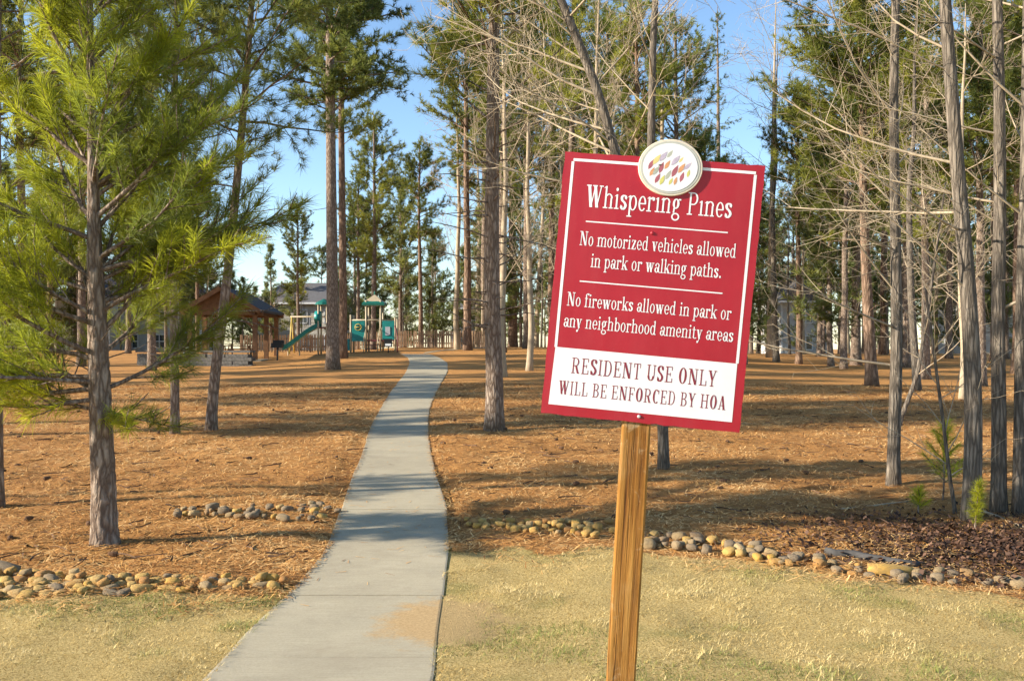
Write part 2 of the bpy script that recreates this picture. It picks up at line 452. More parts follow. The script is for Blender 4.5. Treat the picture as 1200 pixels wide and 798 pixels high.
# ------------------------------------------------------------------ path of concrete slabs
def make_path():
    p = empty('walking_path'); tag(p, 'pale concrete walking path winding uphill to the playground', kind='structure')
    def resample(P):
        s = np.concatenate([[0], np.cumsum(np.linalg.norm(np.diff(P[:, :2], axis=0), axis=1))])
        return s
    C = (PL + PR) / 2; s = resample(C)
    def smooth(P):
        ss = np.linspace(0, s[-1], int(s[-1] / .12))
        out = np.stack([np.interp(ss, s, P[:, k]) for k in range(2)], 1)
        k = np.hanning(9); k /= k.sum()
        for c in range(2): out[:, c] = np.convolve(np.pad(out[:, c], 4, 'edge'), k, 'valid')
        return ss, out
    ss, L = smooth(PL); _, Rr = smooth(PR)
    a = 0.0; idx = 0
    while a < s[-1] - .3:
        b = min(a + 1.55, s[-1]); 
        t = np.linspace(a + .005, b - .005, 9); m = 7
        l = np.stack([np.interp(t, ss, L[:, k]) for k in range(2)], 1); r = np.stack([np.interp(t, ss, Rr[:, k]) for k in range(2)], 1)
        wob = random.uniform(-.012, .012); dz = random.uniform(-.001, .003)
        u = np.array([0, .012, .25, .5, .75, .988, 1])[None, :, None]
        P = l[:, None] * (1 - u) + r[:, None] * u
        P[..., 0] += wob
        Z = zt(P[..., 0], P[..., 1]) + .007 + .036 * np.exp(-((P[..., 1] - 11.4) / 2.0) ** 2) + dz
        top = np.concatenate([P, Z[..., None]], -1)
        n = 9
        # round the long edges a little
        top[:, 0, 2] -= .003; top[:, -1, 2] -= .003
        V = top.reshape(-1, 3)
        q = [[i * m + j, i * m + j + 1, (i + 1) * m + j + 1, (i + 1) * m + j] for i in range(n - 1) for j in range(m - 1)]
        ring = [j for j in range(m)] + [i * m + m - 1 for i in range(1, n)] + [(n - 1) * m + j for j in range(m - 2, -1, -1)] + [i * m for i in range(n - 2, 0, -1)]
        low = V[ring] - np.array([0, 0, .11])
        k = len(ring); b0 = len(V)
        V = np.vstack([V, low])
        q += [[ring[i], b0 + i, b0 + (i + 1) % k, ring[(i + 1) % k]] for i in range(k)]
        mb = MB(); mb.add(V, q); mb.build('slab', M['concrete'], p, smooth=False)
        a = b; idx += 1
    # pale apron that carries on to the right in front of the fence
    mb = MB(); pts = [G(497, 414), G(520, 410.5), G(548, 408.6), G(575, 408)]
    V = []; 
    for c in pts:
        V += [[c[0], c[1] - .9, gz(c[0], c[1] - .9) + .02], [c[0], c[1] + .9, gz(c[0], c[1] + .9) + .02]]
    mb.add(V, [[0, 2, 3, 1], [2, 4, 5, 3], [4, 6, 7, 5]]); mb.build('slab', M['concrete'], p)
make_path()

def curve(p, d, L, n, wander, up=0.0):
    pts = [np.array(p, float)]; d = np.array(d, float); st = L / (n - 1)
    for _ in range(n - 1):
        d = d + rng.normal(0, wander, 3) + np.array([0, 0, up]); d /= np.linalg.norm(d)
        pts.append(pts[-1] + d * st)
    return np.array(pts)

# ------------------------------------------------------------------ scatter: grass blades, straw needles, leaves
def scatter():
    # dormant lawn blades
    n = 260000
    x = rng.uniform(-7.5, 8.5, n); y = 4.0 + rng.random(n) ** .9 * 5.3
    ok = (y < lawn_edge(x) + rng.normal(0, .16, n) + (vnoise(x, y, 2.5, 2) - .5) * .5) & ~in_path(x, y, -.03)
    sc_ = G(522, 728); ok &= ((x - sc_[0]) / .36) ** 2 + ((y - sc_[1]) / .85) ** 2 > .25 + rng.random(n) * .9
    x, y = x[ok], y[ok]; n = len(x)
    green = sstep(.51, .74, vnoise(x, y, .8, 21) * .6 + vnoise(x, y, 3.1, 22) * .4 + .20 * sstep(.55, .0, lawn_edge(x) - y) * (x < .8) + .14 * sstep(1.6, 3.2, x) * sstep(6.8, 5.8, y))
    cl = vnoise(x, y, 9, 31) * vnoise(x, y, 3.3, 32)
    h = rng.uniform(.008, .022, n) * (.6 + 1.6 * cl) * (1 + .6 * green); a = rng.uniform(0, 6.283, n); lean = rng.uniform(.2, 2.6, n)
    wd = rng.uniform(.0014, .0034, n)
    b = np.stack([x, y, zt(x, y) + .0], 1); b[:, 2] += (vnoise(x, y, 1.1, 3) - .5) * .05 + (vnoise(x, y, 3.7, 4) - .5) * .035 - .004
    sx = np.stack([np.cos(a), np.sin(a), 0 * a], 1) * wd[:, None]
    tip = b + np.stack([-np.sin(a) * lean * h, np.cos(a) * lean * h, h], 1)
    V = np.stack([b - sx, b + sx, tip], 1).reshape(-1, 3)
    mb = MB(); mb.add(V, t=np.arange(3 * n).reshape(-1, 3), a=np.repeat(np.clip(rng.normal(.45, .25, n) + .9 * (cl - .25) + .5 * (vnoise(x, y, 14, 33) - .5), 0, 1), 3), b=np.repeat(green * (rng.random(n) < .8), 3))
    tag(mb.build('dormant_grass', M['grass'], attr=True), 'short straw coloured dormant grass with a few green tufts', kind='stuff')
    # fallen pine needles
    n = 330000
    y = 6.6 + 26 * rng.random(n) ** 1.7; x = rng.uniform(-1, 1, n) * (3.0 + .62 * y)
    ok = (y > lawn_edge(x) + (vnoise(x, y, 2.5, 2) - .5) * .5 + rng.normal(-.08, .20, n)) & (~in_path(x, y, -.03) | (rng.random(n) < .012))
    x, y = x[ok], y[ok]; n = len(x)
    onp = in_path(x, y, .0)
    L = rng.uniform(.02, .05, n) * (1 + .03 * y); a = rng.uniform(0, 6.283, n); wd = rng.uniform(.0014, .0030, n) * (1 + .11 * y)
    el = rng.normal(0, .16, n) * ~onp
    z = zt(x, y) + np.where(onp, .014 + .036 * np.exp(-((y - 11.4) / 2.0) ** 2), rng.uniform(.012, .05, n))
    near = sstep(30, 14, y) * sstep(14, 8, np.abs(x)) * ~in_path(x, y, .25)
    z = z + near * ((vnoise(x, y, 1.1, 3) - .5) * .05 + (vnoise(x, y, 3.7, 4) - .5) * .035)
    d = np.stack([np.cos(a), np.sin(a), el], 1) * L[:, None]; s = np.stack([-np.sin(a), np.cos(a), 0 * a], 1) * wd[:, None]
    c = np.stack([x, y, z], 1)
    V = np.stack([c - d - s, c - d + s, c + d + s * .4, c + d - s * .4], 1).reshape(-1, 3)
    mb = MB(); mb.add(V, np.arange(4 * n).reshape(-1, 4), a=np.repeat(np.clip(rng.normal(.55, .34, n) + .75 * (vnoise(x, y, .8, 41) - .5) + .6 * (vnoise(x * .5, y, 3.1, 42) - .5), 0, 1), 4))
    tag(mb.build('pine_straw', M['straw'], attr=True), 'loose fallen orange pine needles covering the ground', kind='stuff')
    mb = MB()
    for _ in range(1200):
        yy = 8.2 + 20 * rng.random() ** 1.6; xx = rng.uniform(-1, 1) * (2 + .6 * yy)
        if yy < lawn_edge(xx) + .3 or in_path(xx, yy, .1): continue
        az = rng.uniform(0, 6.28); ln = rng.uniform(.06, .30) * (1 + .02 * yy); p = curve((0, 0, 0), (math.cos(az), math.sin(az), 0), ln, 4, .22)
        p[:, 0] += xx; p[:, 1] += yy; p[:, 2] = zt(p[:, 0], p[:, 1]) + .035 + rng.uniform(0, .02, 4)
        mb.tube(p, np.linspace(.005, .002, 4) * (1 + .05 * yy) * rng.uniform(.6, 1.6), 3, cap=False, a=rng.uniform(0, .8))
    for _ in range(90):                        # cones
        yy = 8.4 + 14 * rng.random() ** 1.5; xx = rng.uniform(-1, 1) * (2 + .55 * yy)
        if yy < lawn_edge(xx) + .3 or in_path(xx, yy, .1): continue
        az = rng.uniform(0, 6.28); d = np.array([math.cos(az), math.sin(az), .1]); c0 = np.array([xx, yy, gz(xx, yy) + .045])
        mb.tube([c0 - d * .045, c0 - d * .03, c0, c0 + d * .035, c0 + d * .05], [.008, .026, .028, .018, .004], 7, a=1.0)
    tag(mb.build('fallen_twigs', M['twig_litter'], attr=True), 'small fallen twigs and cones strewn over the pine straw', kind='stuff')
    # dead leaves below the trees at the right
    n = 14000
    x = rng.normal(5.2, 1.1, n); y = rng.normal(8.8, .7, n)
    ok = (y > lawn_edge(x) + .05) & (x > 2.2) & (x < 9)
    x, y = x[ok], y[ok]; n = len(x)
    a = rng.uniform(0, 6.283, n); s = rng.uniform(.014, .034, n)
    u = np.stack([np.cos(a), np.sin(a), rng.normal(0, .45, n)], 1) * s[:, None]; v = np.stack([-np.sin(a), np.cos(a), rng.normal(0, .45, n)], 1) * s[:, None] * .62
    c = np.stack([x, y, zt(x, y) + rng.uniform(.02, .075, n)], 1)
    V = np.stack([c - u, c + v - .2 * u, c + u, c - v - .2 * u], 1).reshape(-1, 3)
    mb = MB(); mb.add(V, np.arange(4 * n).reshape(-1, 4), a=np.repeat(rng.random(n) ** 1.3, 4))
    tag(mb.build('leaf_litter', M['dead_leaf'], attr=True), 'dark brown dead leaves lying under the bare trees', kind='stuff')
scatter()

# ------------------------------------------------------------------ sign
def make_sign_font():
    T, t, X = .098, .052, .66
    def S(x0, y0, x1, y1, w=T): return [('q', [(x0 - w / 2, y0), (x0 + w / 2, y0), (x1 + w / 2, y1), (x1 - w / 2, y1)])]
    def B(x0, x1, y, h=t): return [('q', [(x0, y - h / 2), (x1, y - h / 2), (x1, y + h / 2), (x0, y + h / 2)])]
    def A(cx, cy, rx, ry, a0=0, a1=360, T=T, t=t):
        n = max(6, int(abs(a1 - a0) / 15)); out = []
        for i in range(n):
            p = []
            for k, (fx, fy) in ((i, (rx, ry)), (i + 1, (rx, ry)), (i + 1, (rx - T, ry - t)), (i, (rx - T, ry - t))):
                a = R(a0 + (a1 - a0) * k / n); p.append((cx + fx * math.cos(a), cy + fy * math.sin(a)))
            out.append(('s', p))
        return [('g', [p for _, p in out])]
    def Dot(cx, cy, r=.075):
        return [('p', [(cx + r * math.cos(k * math.pi / 5), cy + r * 1.05 * math.sin(k * math.pi / 5)) for k in range(10)])]
    def K(pts, Tm=T):
        P = [np.array(p, float) for p in pts]; C = []
        P = [2 * P[0] - P[1]] + P + [2 * P[-1] - P[-2]]
        for i in range(1, len(P) - 2):
            for u in np.linspace(0, 1, 6, endpoint=False):
                a, b, c, d = P[i - 1:i + 3]
                C.append(.5 * (2 * b + (c - a) * u + (2 * a - 5 * b + 4 * c - d) * u * u + (3 * b - a - 3 * c + d) * u ** 3))
        C.append(P[-2]); C = np.array(C); d = np.gradient(C, axis=0); d /= np.linalg.norm(d, axis=1)[:, None]
        n = np.stack([-d[:, 1], d[:, 0]], 1); w = (t + (Tm - t) * np.abs(d[:, 1]) ** 1.2) / 2
        Lp = C + n * w[:, None]; Rp = C - n * w[:, None]
        return [('g', [[tuple(Rp[i]), tuple(Rp[i + 1]), tuple(Lp[i + 1]), tuple(Lp[i])] for i in range(len(C) - 1)])]
    def sb(x, y=t / 2, h=.14): return B(x - h, x + h, y)
    def fl(x, y): return [('q', [(x - .15, y - .09), (x - .02, y - .09), (x + T / 2, y), (x - .02, y)])]
    def bowl(cx): return A(cx, X / 2, .225, X / 2 + .012)
    def arch(x0, x1, a0=0, a1=150, y=X): return A((x0 + x1) / 2, y - .2, (x1 - x0) / 2, .212, a0, a1)
    st = lambda x, y0, y1: S(x, y0, x, y1)
    g = {}
    g['a'] = (.50, A(.21, .185, .19, .197, T=.12) + st(.39, .06, X - .19) + arch(.055, .465, 0, 165) + Dot(.12, .5, .065) + A(.50, .08, .12, .09, 180, 300, .1))
    g['b'] = (.54, st(.12, 0, 1) + fl(.12, 1) + bowl(.29))
    g['c'] = (.46, A(.25, X / 2, .225, X / 2 + .012, 50, 318) + Dot(.385, .5, .07))
    g['d'] = (.56, st(.42, 0, 1) + fl(.42, 1) + bowl(.25) + B(.42, .56, t / 2))
    g['e'] = (.48, A(.25, X / 2, .225, X / 2 + .012, 0, 322) + B(.10, .46, X * .5))
    g['f'] = (.34, st(.15, 0, .82) + A(.29, .82, .215, .19, 55, 180) + Dot(.345, .93, .065) + B(.01, .31, X - t / 2) + sb(.15))
    g['g'] = (.52, A(.23, .44, .195, .23, T=.125) + B(.36, .51, .63, .07) + A(.245, -.14, .235, .175, T=.085, t=.06) + S(.12, .03, .14, .25, .09))
    g['h'] = (.60, st(.13, 0, 1) + fl(.13, 1) + arch(.1, .535) + st(.46, 0, X - .19) + sb(.13) + sb(.46, h=.12))
    g['i'] = (.29, st(.145, 0, X) + fl(.145, X) + sb(.145) + Dot(.135, .88))
    g['ı'] = (.29, st(.145, 0, X) + fl(.145, X) + sb(.145))
    g['k'] = (.58, st(.13, 0, 1) + fl(.13, 1) + sb(.13) + S(.17, .24, .46, X, .06) + S(.27, .38, .48, 0, .16) + sb(.47, X - t / 2, .11) + sb(.48, h=.12))
    g['l'] = (.29, st(.145, 0, 1) + fl(.145, 1) + sb(.145))
    g['m'] = (.90, st(.13, 0, X) + fl(.13, X) + arch(.1, .525) + st(.45, 0, X - .19) + arch(.42, .845) + st(.77, 0, X - .19) + sb(.13) + sb(.45, h=.11) + sb(.77, h=.12))
    g['n'] = (.60, st(.13, 0, X) + fl(.13, X) + arch(.1, .535) + st(.46, 0, X - .19) + sb(.13) + sb(.46, h=.12))
    g['o'] = (.50, bowl(.25))
    g['p'] = (.55, st(.12, -.3, X) + fl(.12, X) + bowl(.3) + sb(.12, -.3 + t / 2))
    g['r'] = (.44, st(.13, 0, X) + fl(.13, X) + A(.33, X - .2, .2, .2, 50, 150) + Dot(.37, .57, .08) + sb(.13))
    g['s'] = (.43, K([(.36, .50), (.30, .60), (.20, .625), (.10, .55), (.13, .42), (.28, .30), (.345, .17), (.26, .045), (.16, .03), (.07, .15)], .15) + S(.365, .46, .365, .62, .05) + S(.065, .04, .065, .2, .05))
    g['t'] = (.36, st(.15, .1, .84) + B(.01, .32, X - t / 2) + A(.265, .12, .19, .132, 180, 335, .13))
    g['u'] = (.60, st(.13, .16, X) + fl(.13, X) + A(.29, .2, .235, .212, 180, 330) + st(.45, 0, X) + fl(.45, X) + B(.45, .58, t / 2))
    g['v'] = (.52, S(.12, X, .28, 0, .15) + S(.42, X, .27, 0, .055) + sb(.11, X - t / 2, .12) + sb(.42, X - t / 2, .1))
    g['w'] = (.78, S(.12, X, .26, 0, .15) + S(.40, X, .25, 0, .055) + S(.40, X, .54, 0, .15) + S(.68, X, .53, 0, .055) + sb(.11, X - t / 2, .12) + sb(.40, X - t / 2, .1) + sb(.68, X - t / 2, .1))
    g['y'] = (.52, S(.12, X, .29, 0, .15) + S(.43, X, .20, -.22, .055) + Dot(.13, -.22, .08) + sb(.11, X - t / 2, .12) + sb(.43, X - t / 2, .1))
    g['z'] = (.46, B(.05, .42, X - t / 2) + B(.04, .43, t / 2) + S(.11, t, .34, X - t, .15) + S(.07, .5, .07, X, .05) + S(.405, 0, .405, .17, .05))
    g['.'] = (.24, Dot(.12, .07, .08))
    g[' '] = (.27, [])
    # capitals
    cs = lambda x, h=.15: sb(x, h=h) + sb(x, 1 - t / 2, h)
    g['W'] = (1.0, S(.15, 1, .33, 0, .17) + S(.52, 1, .32, 0, .06) + S(.50, 1, .68, 0, .17) + S(.87, 1, .67, 0, .06) + sb(.14, 1 - t / 2, .14) + sb(.5, 1 - t / 2, .14) + sb(.87, 1 - t / 2, .12))
    g['P'] = (.64, st(.17, 0, 1) + cs(.17) + B(.17, .36, 1 - t / 2) + B(.17, .36, .47) + A(.36, .722, .25, .278, -90, 90))
    g['N'] = (.78, S(.14, 0, .14, 1, .06) + S(.63, 0, .63, 1, .06) + S(.17, 1, .60, 0, .17) + sb(.14, h=.13) + sb(.1, 1 - t / 2, .1) + sb(.63, 1 - t / 2, .13))
    g['R'] = (.72, st(.17, 0, 1) + cs(.17) + B(.17, .36, 1 - t / 2) + B(.17, .38, .49) + A(.36, .733, .25, .268, -90, 90) + S(.39, .48, .58, 0, .16) + sb(.60, h=.1))
    g['E'] = (.64, st(.17, 0, 1) + cs(.17) + B(.17, .56, 1 - t / 2) + B(.17, .58, t / 2) + B(.17, .44, .51) + S(.55, .76, .55, 1, .05) + S(.575, 0, .575, .27, .05) + S(.43, .40, .43, .62, .045))
    g['F'] = (.62, st(.17, 0, 1) + cs(.17) + B(.17, .56, 1 - t / 2) + B(.17, .44, .51) + S(.55, .74, .55, 1, .05) + S(.43, .40, .43, .62, .045))
    g['S'] = (.56, K([(.47, .76), (.40, .93), (.26, .965), (.12, .85), (.15, .64), (.36, .44), (.455, .26), (.36, .07), (.22, .035), (.09, .22)], .17) + S(.475, .70, .475, .97, .05) + S(.085, .02, .085, .3, .05))
    g['I'] = (.34, st(.17, 0, 1) + cs(.17))
    g['D'] = (.72, st(.17, 0, 1) + cs(.17) + B(.17, .36, 1 - t / 2) + B(.17, .36, t / 2) + A(.35, .5, .31, .5, -90, 90))
    g['T'] = (.64, st(.32, 0, 1) + sb(.32) + B(.06, .58, 1 - t / 2) + S(.07, .72, .07, 1, .05) + S(.57, .72, .57, 1, .05))
    g['U'] = (.74, st(.17, .3, 1) + A(.37, .3, .275, .312, 180, 360, .16) + S(.615, .3, .615, 1, .06) + sb(.17, 1 - t / 2) + sb(.615, 1 - t / 2, .12))
    g['O'] = (.70, A(.35, .5, .31, .515, T=.17))
    g['L'] = (.60, st(.17, 0, 1) + cs(.17) + B(.17, .56, t / 2) + S(.555, 0, .555, .32, .05))
    g['Y'] = (.70, st(.35, 0, .45) + sb(.35) + S(.14, 1, .35, .42, .16) + S(.58, 1, .37, .42, .06) + sb(.13, 1 - t / 2, .13) + sb(.58, 1 - t / 2, .11))
    g['B'] = (.66, st(.17, 0, 1) + cs(.17) + B(.17, .36, 1 - t / 2) + B(.17, .36, .52) + B(.17, .36, t / 2) + A(.35, .755, .22, .247, -90, 90) + A(.35, .265, .265, .265, -90, 90))
    g['C'] = (.66, A(.36, .5, .31, .515, 48, 312, .17) + S(.575, .68, .575, .98, .05))
    g['H'] = (.80, st(.17, 0, 1) + cs(.17) + st(.63, 0, 1) + cs(.63) + B(.17, .63, .52))
    g['A'] = (.74, S(.13, 0, .35, 1, .06) + S(.58, 0, .37, 1, .17) + B(.2, .52, .3) + sb(.13, h=.11) + sb(.59, h=.14))
    return g
FONT = make_sign_font()

def make_sign():
    W, H, TH = .61, .8138, .005
    Mx = Matrix.Translation((.4292, 2.8835, EYE + .1517)) @ Matrix.Rotation(-.1, 4, 'Z') @ Matrix.Rotation(.013, 4, 'X') @ Matrix.Rotation(.0925, 4, 'Y')
    root = empty('sign_post_board'); root.name = 'park_rules_sign'
    tag(root, 'tilted red and white park rules sign on a wooden post', 'sign')
    root.matrix_world = Mx
    def xz(u, v): return (u - .5) * W, (.5 - v) * H
    # board, with a barely bowed face and worn edges
    nx, nz = 24, 30; V = []; rr = np.random.default_rng(4)
    bow = lambda x, z: .004 * ((2 * x / W) ** 2) - .002
    jig = lambda i, n: (rr.normal(0, .0007) if i in (0, n) else 0)
    for s in (0, 1):
        for j in range(nz + 1):
            for i in range(nx + 1):
                x = (i / nx - .5) * W; z = (j / nz - .5) * H
                V.append([x, bow(x, z) + s * TH, z])
    V = np.array(V); N1 = (nx + 1) * (nz + 1)
    for j in range(nz + 1):
        for i in range(nx + 1):
            if i in (0, nx) or j in (0, nz):
                k = j * (nx + 1) + i; dx, dz = jig(i, nx), jig(j, nz) * 1.4
                V[[k, k + N1], 0] += dx; V[[k, k + N1], 2] += dz
    q = []
    for j in range(nz):
        for i in range(nx):
            a = j * (nx + 1) + i; q += [[a, a + 1, a + nx + 2, a + nx + 1], [N1 + a, N1 + a + nx + 1, N1 + a + nx + 2, N1 + a + 1]]
    ring = list(range(nx + 1)) + [j * (nx + 1) + nx for j in range(1, nz + 1)] + [nz * (nx + 1) + i for i in range(nx - 1, -1, -1)] + [j * (nx + 1) for j in range(nz - 1, 0, -1)]
    for i in range(len(ring)):
        a, b = ring[i], ring[(i + 1) % len(ring)]; q.append([a, a + N1, b + N1, b])
    mb = MB(); mb.add(V, q)
    mb.build('board', M['sign_red'], root)
    def face(x, z, lift): return [x, bow(x, z) - lift, z]
    def strip(mb, u0, v0, u1, v1, wd, lift=.0006):
        x0, z0 = xz(u0, v0); x1, z1 = xz(u1, v1); d = np.array([x1 - x0, z1 - z0]); L = np.linalg.norm(d); d /= L; n = np.array([-d[1], d[0]]) * wd / 2
        k = 14; V = []
        for s in np.linspace(0, 1, k):
            p = np.array([x0, z0]) + d * L * s
            V += [face(p[0] - n[0], p[1] - n[1], lift), face(p[0] + n[0], p[1] + n[1], lift)]
        mb.add(V, [[2 * i, 2 * i + 2, 2 * i + 3, 2 * i + 1] for i in range(k - 1)])
    fr = MB()
    e = .005
    strip(fr, .047, .029, .957, .029, .0085); strip(fr, .0455, .036, .0445, .744, .0085); strip(fr, .9555, .036, .955, .742, .0085)
    fr.build('border_line', M['sign_white'], root)
    for v, a, b in ((.2585, .138, .848), (.486, .135, .85)):
        m = MB(); strip(m, a, v, b, v, .0038); m.build('rule_line', M['sign_white'], root)
    m = MB(); k = 20; Vp = []
    for s in np.linspace(0, 1, k):
        for (ua, ub, vv) in ((.0335, .957, .963), (.043, .9555, .743)):
            x, z = xz(ua + (ub - ua) * s, vv); Vp.append(face(x, z, .0006))
    m.add(Vp, [[2 * i, 2 * i + 2, 2 * i + 3, 2 * i + 1] for i in range(k - 1)]); m.build('white_panel', M['sign_white'], root)
    # lettering
    def text(s, u0, u1, vb, cap, mat, lift, track=.045):
        x0, z0 = xz(u0, vb); x1, _ = xz(u1, vb); capm = cap * H
        tot = sum(FONT[c][0] for c in s) + track * (len(s) - 1)
        sx = (x1 - x0) / tot; cur = 0; mb = MB(); lay = 0
        for c in s:
            wd, prims = FONT[c]
            for kind, pts in prims:
                lf = lift + (lay % 6) * .00005; lay += 1
                P3 = lambda p: face(x0 + (cur + p[0]) * sx, z0 + p[1] * capm, lf)
                if kind == 'g':
                    V = [P3(p) for quad in pts for p in quad]; mb.add(V, np.arange(len(V)).reshape(-1, 4))
                elif kind == 'q': mb.add([P3(p) for p in pts], [[0, 1, 2, 3]])
                else:
                    V = [P3(p) for p in pts]; n = len(V); mb.add(V, t=[[0, i, i + 1] for i in range(1, n - 1)])
            cur += wd + track
        mb.build('lettering', mat, root)
    wm, mm = M['sign_white'], M['print_maroon']
    text('Whispering Pınes', .128, .858, .2035, .084, wm, .0006)
    text('No motorized vehicles allowed', .116, .897, .350, .0535, wm, .0006)
    text('in park or walking paths.', .182, .836, .4295, .0535, wm, .0006)
    text('No fireworks allowed in park or', .080, .903, .5825, .052, wm, .0006)
    text('any neighborhood amenity areas', .073, .924, .6635, .052, wm, .0006)
    text('RESIDENT USE ONLY', .132, .861, .837, .060, mm, .0010, .09)
    text('WILL BE ENFORCED BY HOA', .078, .918, .9205, .052, mm, .0010, .09)
    # oval plaque with leaf marks
    px, pz = xz(.534, .0345); pr, pq = .0975, .0866
    pl = empty('emblem_holder'); bpy.data.objects.remove(pl)
    def oval(mb, rx, rz, y0, y1, bev=.002, n=56):
        prof = [(1, y1), (1, y0 + bev), (1 - bev / rx * .9, y0)]
        V = []
        for f, y in prof:
            for i in range(n):
                a = 2 * math.pi * i / n; V.append([px + rx * f * math.cos(a), y, pz + rz * f * math.sin(a)])
        V.append([px, y0, pz]); 
        q = [[r * n + i, r * n + (i + 1) % n, (r + 1) * n + (i + 1) % n, (r + 1) * n + i] for r in range(2) for i in range(n)]
        t = [[2 * n + i, 2 * n + (i + 1) % n, 3 * n] for i in range(n)]
        mb.add(V, q, t)
    m = MB(); oval(m, pr, pq, -.0105, -.001); emb = m.build('emblem', M['plaque_rim'], root)
    m = MB(); oval(m, pr * .925, pq * .925, -.0116, -.0104, .0006); m.build('emblem_ring', M['plaque_ring'], emb)
    m = MB(); oval(m, pr * .845, pq * .845, -.0127, -.0115, .0006); m.build('emblem_face', M['sign_white'], emb)
    cols = {'m': (.33, .10, .12), 'o': (.55, .27, .13), 'y': (.60, .50, .20), 'g': (.36, .37, .30), 'l': (.42, .36, .44), 'k': (.50, .47, .14), 'd': (.10, .06, .05)}
    for kx, cc in cols.items(): plain('leaf_' + kx, cc, .5, .12, 60, .3, 0)
    # leaf marks read off the photograph: crop x, crop y, length, tilt, colour
    leaves = [(345, 340, 100, 70, 'm'), (396, 296, 110, 62, 'y'), (458, 268, 105, 62, 'l'), (520, 245, 80, 62, 'g'), (352, 410, 85, 72, 'o'), (388, 400, 90, 65, 'g'), (440, 372, 105, 80, 'm'), (495, 345, 90, 68, 'o'),
              (572, 305, 110, 58, 'l'), (625, 300, 60, 60, 'y'), (403, 472, 95, 72, 'm'), (447, 487, 95, 74, 'k'), (505, 440, 95, 70, 'g'), (566, 405, 115, 72, 'm'), (628, 378, 100, 64, 'o'), (686, 360, 90, 52, 'l'),
              (527, 500, 70, 72, 'k'), (570, 497, 75, 82, 'o'), (632, 460, 95, 80, 'm'), (692, 427, 70, 84, 'k'), (430, 348, 40, 20, 'd')]
    for i, (cx, cy, ln, an, kx) in enumerate(leaves):
        ppx = 720 + cx / 7.98; ppy = 150 + cy / 7.98
        # plane coordinates of that pixel on the plaque
        o = Mx.inverted() @ Vector((0, 0, EYE)); d = (Mx.inverted().to_3x3() @ Vector(((ppx - CX) / F, 1, -(ppy - CY) / F)))
        s = (-.0127 - o.y) / d.y; c0 = o + d * s
        L = ln / 7.98 * 2.8835 / F * .98; L *= 1.12; wd = L * .36; a = R(an - 5)
        ax = np.array([math.cos(a), math.sin(a)]); nx_ = np.array([-ax[1], ax[0]]); V = []
        prof = [(-.5, 0), (-.25, .8), (0, 1), (.25, .62), (.5, 0)]
        up = [np.array([c0.x, c0.z]) + ax * L * u + nx_ * wd * v * .5 for u, v in prof]; dn = [np.array([c0.x, c0.z]) + ax * L * u - nx_ * wd * v * .5 for u, v in prof[1:-1]]
        pts = up + dn[::-1]
        lf = -.0129 - (i % 3) * .0002
        m = MB(); m.add([[p[0], lf, p[1]] for p in pts], t=[[0, k, k + 1] for k in range(1, len(pts) - 1)])
        m.build('leaf_mark', M['leaf_' + kx], emb)
    for (u, v, mt) in ((.475, .283, 'sign_red'), (.495, .976, 'screw_steel')):
        x, z = xz(u, v); m = MB(); m.tube([[x, bow(x, z), z], [x, bow(x, z) - .003, z], [x, bow(x, z) - .0045, z]], [.0055, .005, .0028], 12)
        m.build('screw', M[mt], root)
    # post: pixels give its lean, it stands just behind the board
    inv = Mx.inverted()
    Dp = 2.945
    top = ray(757, 300, Dp); low = ray(727, 798, Dp); dirp = (low - top) / (low - top)[2]
    z0 = gz(low[0], Dp) - .25; bot = top + dirp * (z0 - top[2])
    hw = .0445
    ax = (top - bot); Lp = np.linalg.norm(ax); ax /= Lp
    sx = np.array([1, -.1, 0]); sx -= ax * sx.dot(ax); sx /= np.linalg.norm(sx); sy = np.cross(ax, sx)
    prof = []; ch = .006
    for cxx, cyy in ((-1, -1), (1, -1), (1, 1), (-1, 1)):
        if cxx * cyy > 0: prof += [(cxx * hw, cyy * (hw - ch)), (cxx * (hw - ch), cyy * hw)]
        else: prof += [(cxx * (hw - ch), cyy * hw), (cxx * hw, cyy * (hw - ch))]
    n = 60; V = []
    for i in range(n):
        s = Lp * i / (n - 1)
        for k, (a, b) in enumerate(prof):
            j = .0012 * mnoise.noise((k * 3.1, s * 7, 2)); V.append(np.array([(a + j), (b + j), s]))
    V = np.array(V); q = tube_faces(n, 8)
    m = MB(); m.add(V, q, t=[[(n - 1) * 8, (n - 1) * 8 + i, (n - 1) * 8 + i + 1] for i in range(1, 7)])
    po = m.build('post', M['post_wood'], root)
    mw = Matrix(((sx[0], sy[0], ax[0], bot[0]), (sx[1], sy[1], ax[1], bot[1]), (sx[2], sy[2], ax[2], bot[2]), (0, 0, 0, 1)))
    po.matrix_parent_inverse = Mx.inverted(); po.matrix_basis = mw
make_sign()

